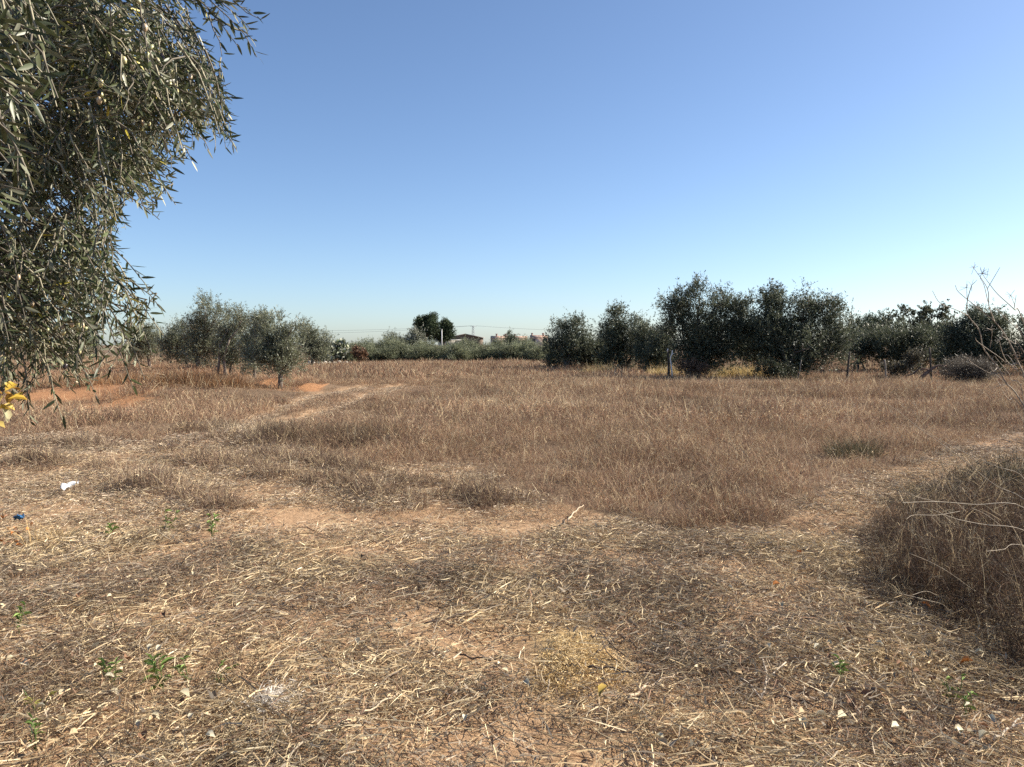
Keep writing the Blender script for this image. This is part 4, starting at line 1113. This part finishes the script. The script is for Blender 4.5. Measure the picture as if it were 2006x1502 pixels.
# ------------------------------------------------------------------ twigs, leaves, weeds and scraps on the near track
def lying(name, label, pts, r0, r1, col, group=None, lift=.05, extra=None):
    Q = [on_ground(*p) for p in pts]; B0 = Q[0].copy()
    P = smooth_line(Q, 4 * len(Q)); P[:, 2] = height(P[:, 0], P[:, 1]) + lift + .008 * np.sin(np.arange(len(P)) * 1.7) + np.linspace(0, .015, len(P))
    mb = MB(); tube(mb, P - B0, np.linspace(r0, r1, len(P)), col, 6)
    for q in (extra or []):
        Q2 = smooth_line([on_ground(*p) for p in q], 8); Q2[:, 2] = height(Q2[:, 0], Q2[:, 1]) + lift + np.linspace(.004, .03, 8)
        tube(mb, Q2 - B0, np.linspace(r0 * .7, r1, 8), col, 5)
    return tag(mb.build(name, M_twig, None, B0, True), label, "twig", group)
DK, PL = (.085, .06, .045), (.46, .37, .26)
lying("fallen_twig", "thin dark twig on bare earth left of the sawdust heap", [(831, 1240), (908, 1222), (981, 1201)], .006, .003, DK, extra=[[(900, 1224), (940, 1198), (952, 1190)]])
lying("fallen_twig", "short dark twig below the bare earth patch, left of the sawdust heap", [(901, 1302), (950, 1313), (1020, 1309)], .005, .003, DK)
lying("fallen_twig", "long pale stem pointing up right at the bottom centre", [(650, 1456), (720, 1418), (779, 1386)], .005, .003, PL)
lying("fallen_twig", "thick pale stick at the lower right of the sawdust heap", [(1229, 1392), (1268, 1369), (1327, 1344)], .008, .005, (.42, .32, .22))
lying("fallen_twig", "long dark twig running right from the foot of the sawdust heap", [(1152, 1327), (1208, 1334), (1348, 1348)], .006, .003, DK)
lying("fallen_twig", "dark straight twig at the right flank of the sawdust heap", [(1212, 1260), (1243, 1285), (1271, 1306)], .004, .003, DK, extra=[[(1175, 1255), (1200, 1290), (1228, 1318)], [(1180, 1275), (1190, 1305), (1215, 1330)]])
lying("fallen_twig", "pale forked twig standing out on the track at the right of centre", [(1490, 1392), (1500, 1360), (1497, 1325), (1486, 1311)], .006, .004, (.5, .42, .33), extra=[[(1500, 1360), (1518, 1342), (1539, 1329)], [(1490, 1392), (1470, 1370), (1450, 1362)]])
lying("fallen_twig", "dark twig above the pale forked twig", [(1360, 1308), (1406, 1292), (1458, 1265)], .005, .003, DK)
lying("fallen_twig", "dark twig right of the foot of the pale forked twig", [(1480, 1382), (1546, 1392), (1606, 1413)], .006, .003, DK)
lying("fallen_twig", "short pale bent twig near the brown leaf heap at the lower right", [(1662, 1431), (1690, 1410), (1736, 1396)], .005, .003, PL)
lying("fallen_twig", "bowed straw stem near the bottom edge, left of the white fibre tuft", [(244, 1463), (349, 1482), (489, 1477)], .0035, .002, (.55, .45, .29))
lying("fallen_twig", "straight straw stem right of the white fibre tuft", [(572, 1491), (646, 1459), (700, 1431)], .004, .002, (.55, .45, .29))
lying("fallen_twig", "longest pale stem lying across the left of the track", [(349, 1187), (419, 1156), (523, 1135), (593, 1107), (720, 1075)], .005, .002, (.55, .44, .28))
lying("fallen_twig", "pale stick at the far edge of the mown track, in the middle", [(1112, 1030), (1125, 1015), (1143, 1002)], .008, .005, PL)
lying("fallen_twig", "pale branched twig in the lower right corner", [(1945, 1475), (1975, 1455), (2003, 1430)], .006, .003, (.5, .43, .34), extra=[[(1975, 1455), (1990, 1452), (2005, 1455)]])
for k in range(46):
    px, py = r.uniform(300, 1750), r.uniform(1130, 1490); a_ = r.uniform(-.6, .6) * math.pi; l_ = r.uniform(30, 80) * (py - 700) / 700
    lying("thin_twig", "thin dark broken twig lost in the straw of the near track", [(px, py), (px + l_ * .5 * math.cos(a_), py - l_ * .2 * math.sin(a_) + r.normal(0, 4)), (px + l_ * math.cos(a_), py - l_ * .45 * math.sin(a_))],
          .0035, .0018, DK if r.uniform() < .65 else (.3, .24, .18), "thin twigs in the straw")

FL = {c_: broad_leaf("fallen_leaf", v3, M_paper, .7, .3) for c_, v3 in (("pale", (.52, .46, .32)), ("cream", (.58, .53, .40)), ("tan", (.42, .31, .19)), ("orange", (.50, .20, .06)), ("yellow", (.58, .40, .10)), ("brown", (.22, .12, .07)))}
def fallen(px, py, size, c_, label, group=None):
    p = on_ground(px, py)
    o = link("fallen_leaf", FL[c_], None, (p[0], p[1], p[2] + .085))
    o.rotation_euler = (r.normal(.15, .2), r.normal(.2, .2), r.uniform(0, 6.28)); size *= .8; o.scale = (size, size * r.uniform(.7, 1.1), size)
    return tag(o, label, "leaf", group)
fallen(1190, 1380, .085, "yellow", "curled golden leaf just below the sawdust heap")
fallen(1513, 1172, .07, "orange", "orange leaf on the pale track at the right of centre")
fallen(1803, 1209, .075, "orange", "rusty leaf at the edge of the shaded weed thicket")
fallen(1570, 1105, .07, "orange", "orange-red leaf at the corner of the weed thicket")
fallen(1905, 1328, .08, "orange", "orange leaf in the shade of the weed thicket at the lower right")
fallen(1028, 1369, .06, "cream", "squarish cream leaf left of the foot of the sawdust heap")
fallen(695, 1283, .065, "cream", "white leaf beside the bare earth patch, left of centre")
fallen(1158, 1195, .05, "cream", "small white leaf above the sawdust heap")
for px, py, s_ in ((1775, 1340, .085), (1805, 1342, .075), (1648, 1335, .08), (1590, 1207, .06), (1755, 1208, .065), (1715, 1290, .06), (1700, 1280, .05), (905, 1437, .06), (912, 1440, .055),
                   (983, 1345, .055), (778, 1248, .07), (765, 1252, .05), (975, 1335, .04), (1620, 1440, .08), (1640, 1445, .08), (1690, 1375, .06), (1750, 1352, .06), (1565, 1435, .06), (1745, 1465, .08), (1300, 1490, .06),
                   (420, 1390, .08), (350, 1395, .09), (455, 1370, .06), (1290, 1492, .06), (1880, 1480, .07), (1938, 1478, .08), (1960, 1455, .06), (215, 1390, .07), (45, 1330, .08), (30, 1320, .07), (150, 1330, .06),
                   (380, 1145, .05), (475, 1270, .045), (640, 1240, .04), (1425, 1175, .05), (1500, 1295, .05), (1520, 1298, .05), (1365, 1320, .05), (1440, 1350, .05), (1580, 1355, .05), (90, 1420, .07)):
    fallen(px, py, s_ * r.uniform(.75, 1.0), ("pale", "cream", "tan")[r.integers(0, 3)], "pale curled dry leaf lying among the straw of the near track", "pale fallen leaves")
for k in range(90):
    px, py = (r.uniform(0, 420), r.uniform(1180, 1495)) if k % 2 else (r.uniform(1350, 1990), r.uniform(1200, 1495))
    fallen(px, py, r.uniform(.035, .065), ("tan", "pale", "tan", "brown", "cream")[r.integers(0, 5)], "small crumpled dry leaf in the litter of a near corner", "small leaves in the litter")
for k in range(16):
    fallen(r.uniform(0, 60), r.uniform(1030, 1090), r.uniform(.05, .08), ("orange", "brown")[k % 3 == 0], "rusty leaf in the pile at the left edge below the blue scrap", "rusty leaf pile")
for k in range(9):
    fallen(1700 + r.normal(0, 28), 1395 + r.normal(0, 16), r.uniform(.05, .09), "brown" if k % 3 else "tan", "brown leaf in the small dark heap at the lower right", "brown leaf heap")

# green weeds
WL = [broad_leaf("leaf", c_, M_paper, .19, .2) for c_ in ((.20, .30, .08), (.26, .36, .11), (.15, .23, .065), (.42, .40, .12))]
def weed(px, py, h, n, label, yellow=False):
    h *= 1.1; p = on_ground(px, py) + np.array([0, 0, .02]); e = thing("green_weed", label, "weed", p, "green weeds on the track")
    mb = MB(); nst = 3
    for s_ in range(nst):
        tp = np.array([r.normal(0, .25) * h, r.normal(0, .25) * h, h * r.uniform(.7, 1)])
        P = smooth_line([(0, 0, -.01), tp * .5 + r.normal(0, .01, 3), tp], 6); tube(mb, P, np.linspace(.003, .0015, 6), (.14, .2, .06), 4, False)
        for m_ in range(n):
            t = P[r.integers(1, 6)]; o = link("leaf", WL[3] if yellow else WL[r.integers(0, 3)], e, t)
            o.rotation_euler = (r.normal(0, .4), r.uniform(-.9, .1), r.uniform(0, 6.28)); q = r.uniform(.26, .42) * h; o.scale = (q, q, q)
    mb.build("stem", M_foliage, e)
weed(37, 1245, .13, 5, "upright green weed near the left edge")
weed(223, 1350, .12, 6, "low green weed left of the tallest foreground weed")
weed(321, 1358, .17, 6, "tallest upright green weed in the left foreground")
weed(370, 1352, .11, 4, "small green weed just right of the tallest foreground weed")
weed(425, 1352, .10, 4, "dark green weed right of the small one, under a straw stem")
weed(72, 1410, .10, 4, "yellowish weed in the lower left corner", True)
weed(70, 1475, .09, 5, "flat green weed at the bottom left corner")
weed(415, 1055, .16, 6, "bright green weed on the left of the track, beyond the long stems")
weed(330, 1045, .15, 5, "spindly green weed left of the bright green one")
weed(212, 1062, .16, 3, "thin green sprout beside the tan grass tuft at the left")
weed(1645, 1345, .10, 6, "green weed among white leaves at the lower right")
weed(1862, 1382, .10, 6, "green weed below the shaded thicket at the lower right")
weed(1893, 1412, .09, 6, "dark green weed nearest the lower right corner")

# tan tuft, mown grey tufts
for px, py, sc_, lab, pal in ((90, 1075, 1.15, "tall tan grass tuft beside the blue scrap at the left", [(.52, .36, .17), (.44, .30, .15), (.6, .44, .23)]),
                         (1150, 1225, .62, "flattened grey grass tuft just above the sawdust heap", GREY),
                         (665, 1180, .55, "dark grey mown tuft at the left of the bare earth", GREY),
                         (785, 1385, .6, "sparse upright tuft at the bottom centre", BROWN + STRAW[:1]),
                         (1470, 1240, .5, "small dark tuft on the track right of centre", GREY)):
    p = on_ground(px, py)
    o = link("grass_tuft", tuft("grass_tuft", 260 if sc_ < 1 else 150, .2 if sc_ < 1 else .11, .08, .3 if sc_ > 1 else .2, .0032, .25 if sc_ > 1 else .8, pal, .15, int(px), bend=1.2), None, p)
    o.scale = (sc_, sc_, sc_); tag(o, lab, "grass tuft")

# sawdust heap
p = on_ground(1130, 1290)
mb = MB(); n = 9000
kk = r.integers(0, 5, n)
cx_ = np.array([0, .01, -.06, -.05, .13])[kk] + r.normal(0, 1, n) * np.array([.07, .09, .08, .1, .07])[kk]
cy_ = np.array([.12, .03, -.14, -.2, -.1])[kk] + r.normal(0, 1, n) * np.array([.1, .09, .07, .08, .1])[kk]
bz = height(p[0] + cx_, p[1] + cy_) - p[2] + r.uniform(.0, .03, n)
t = r.uniform(0, 6.28, n)
blades(mb, np.column_stack([cx_, cy_, bz]), np.column_stack([np.cos(t), np.sin(t), r.normal(.1, .3, n)]), r.uniform(.008, .03, n), r.uniform(.002, .005, n), r.uniform(0, 1, n),
       pick(r, [(.64, .48, .26), (.56, .41, .20), (.70, .56, .34), (.45, .32, .16)], n), r)
o = mb.build("sawdust_heap", M_litter, None, p); tag(o, "low heap of golden sawdust and chips in the near track", "sawdust", kind="stuff")
# white fibre tuft
p = on_ground(540, 1395)
mb = MB(); n = 1100
t = r.uniform(0, 6.28, n); q = np.abs(r.normal(0, .06, n)) * (.6 + .8 * vnoise(t * 1.5, t * 0, 4))
blades(mb, np.column_stack([q * np.cos(t) - .02, q * np.sin(t) * 1.3, r.uniform(.03, .085, n)]), np.column_stack([r.normal(.3, .7, n), r.normal(0, .7, n), r.normal(.15, .35, n)]),
       r.uniform(.015, .05, n), r.uniform(.001, .0035, n), r.uniform(0, 1.8, n), pick(r, [(.70, .65, .58), (.58, .52, .45), (.76, .72, .66)], n, .12), r)
o = mb.build("fibre_tuft", M_paper, None, p); tag(o, "matted white fibre tuft on the ground at the lower left of centre", "fibre")

def crumpled(name, label, px, py, w, l, z, col, seed):
    rr = np.random.default_rng(seed); p = on_ground(px, py); g7 = np.linspace(-1, 1, 7)
    U, W = np.meshgrid(g7, g7); U, W = U.ravel(), W.ravel()
    Zc = z * (vnoise(U * 1.7 + 5, W * 1.7 + seed, 3) + .5 * vnoise(U * 4, W * 4, seed)) + .02 + .35 * z * (U > .2) * U
    V = np.column_stack([U * w * (1 - .25 * W ** 2) + rr.normal(0, .006, 49), W * l * (1 - .2 * U ** 2) + rr.normal(0, .006, 49), Zc])
    i_ = (np.arange(6)[:, None] * 7 + np.arange(6)[None]).ravel()
    top_ = np.stack([i_, i_ + 1, i_ + 8, i_ + 7], 1)
    mb = MB(); mb.add(np.vstack([V, V - np.array([0, 0, .0025])]), [top_, top_[:, ::-1] + 49], col)
    tag(mb.build(name, M_paper, None, p), label, "scrap")
crumpled("paper_scrap", "crumpled white paper scrap on the grass at the left", 137, 968, .07, .10, .09, (.80, .78, .74), 3)
crumpled("plastic_scrap", "small blue plastic scrap near the left edge", 38, 1028, .045, .035, .06, (.04, .13, .28), 5)
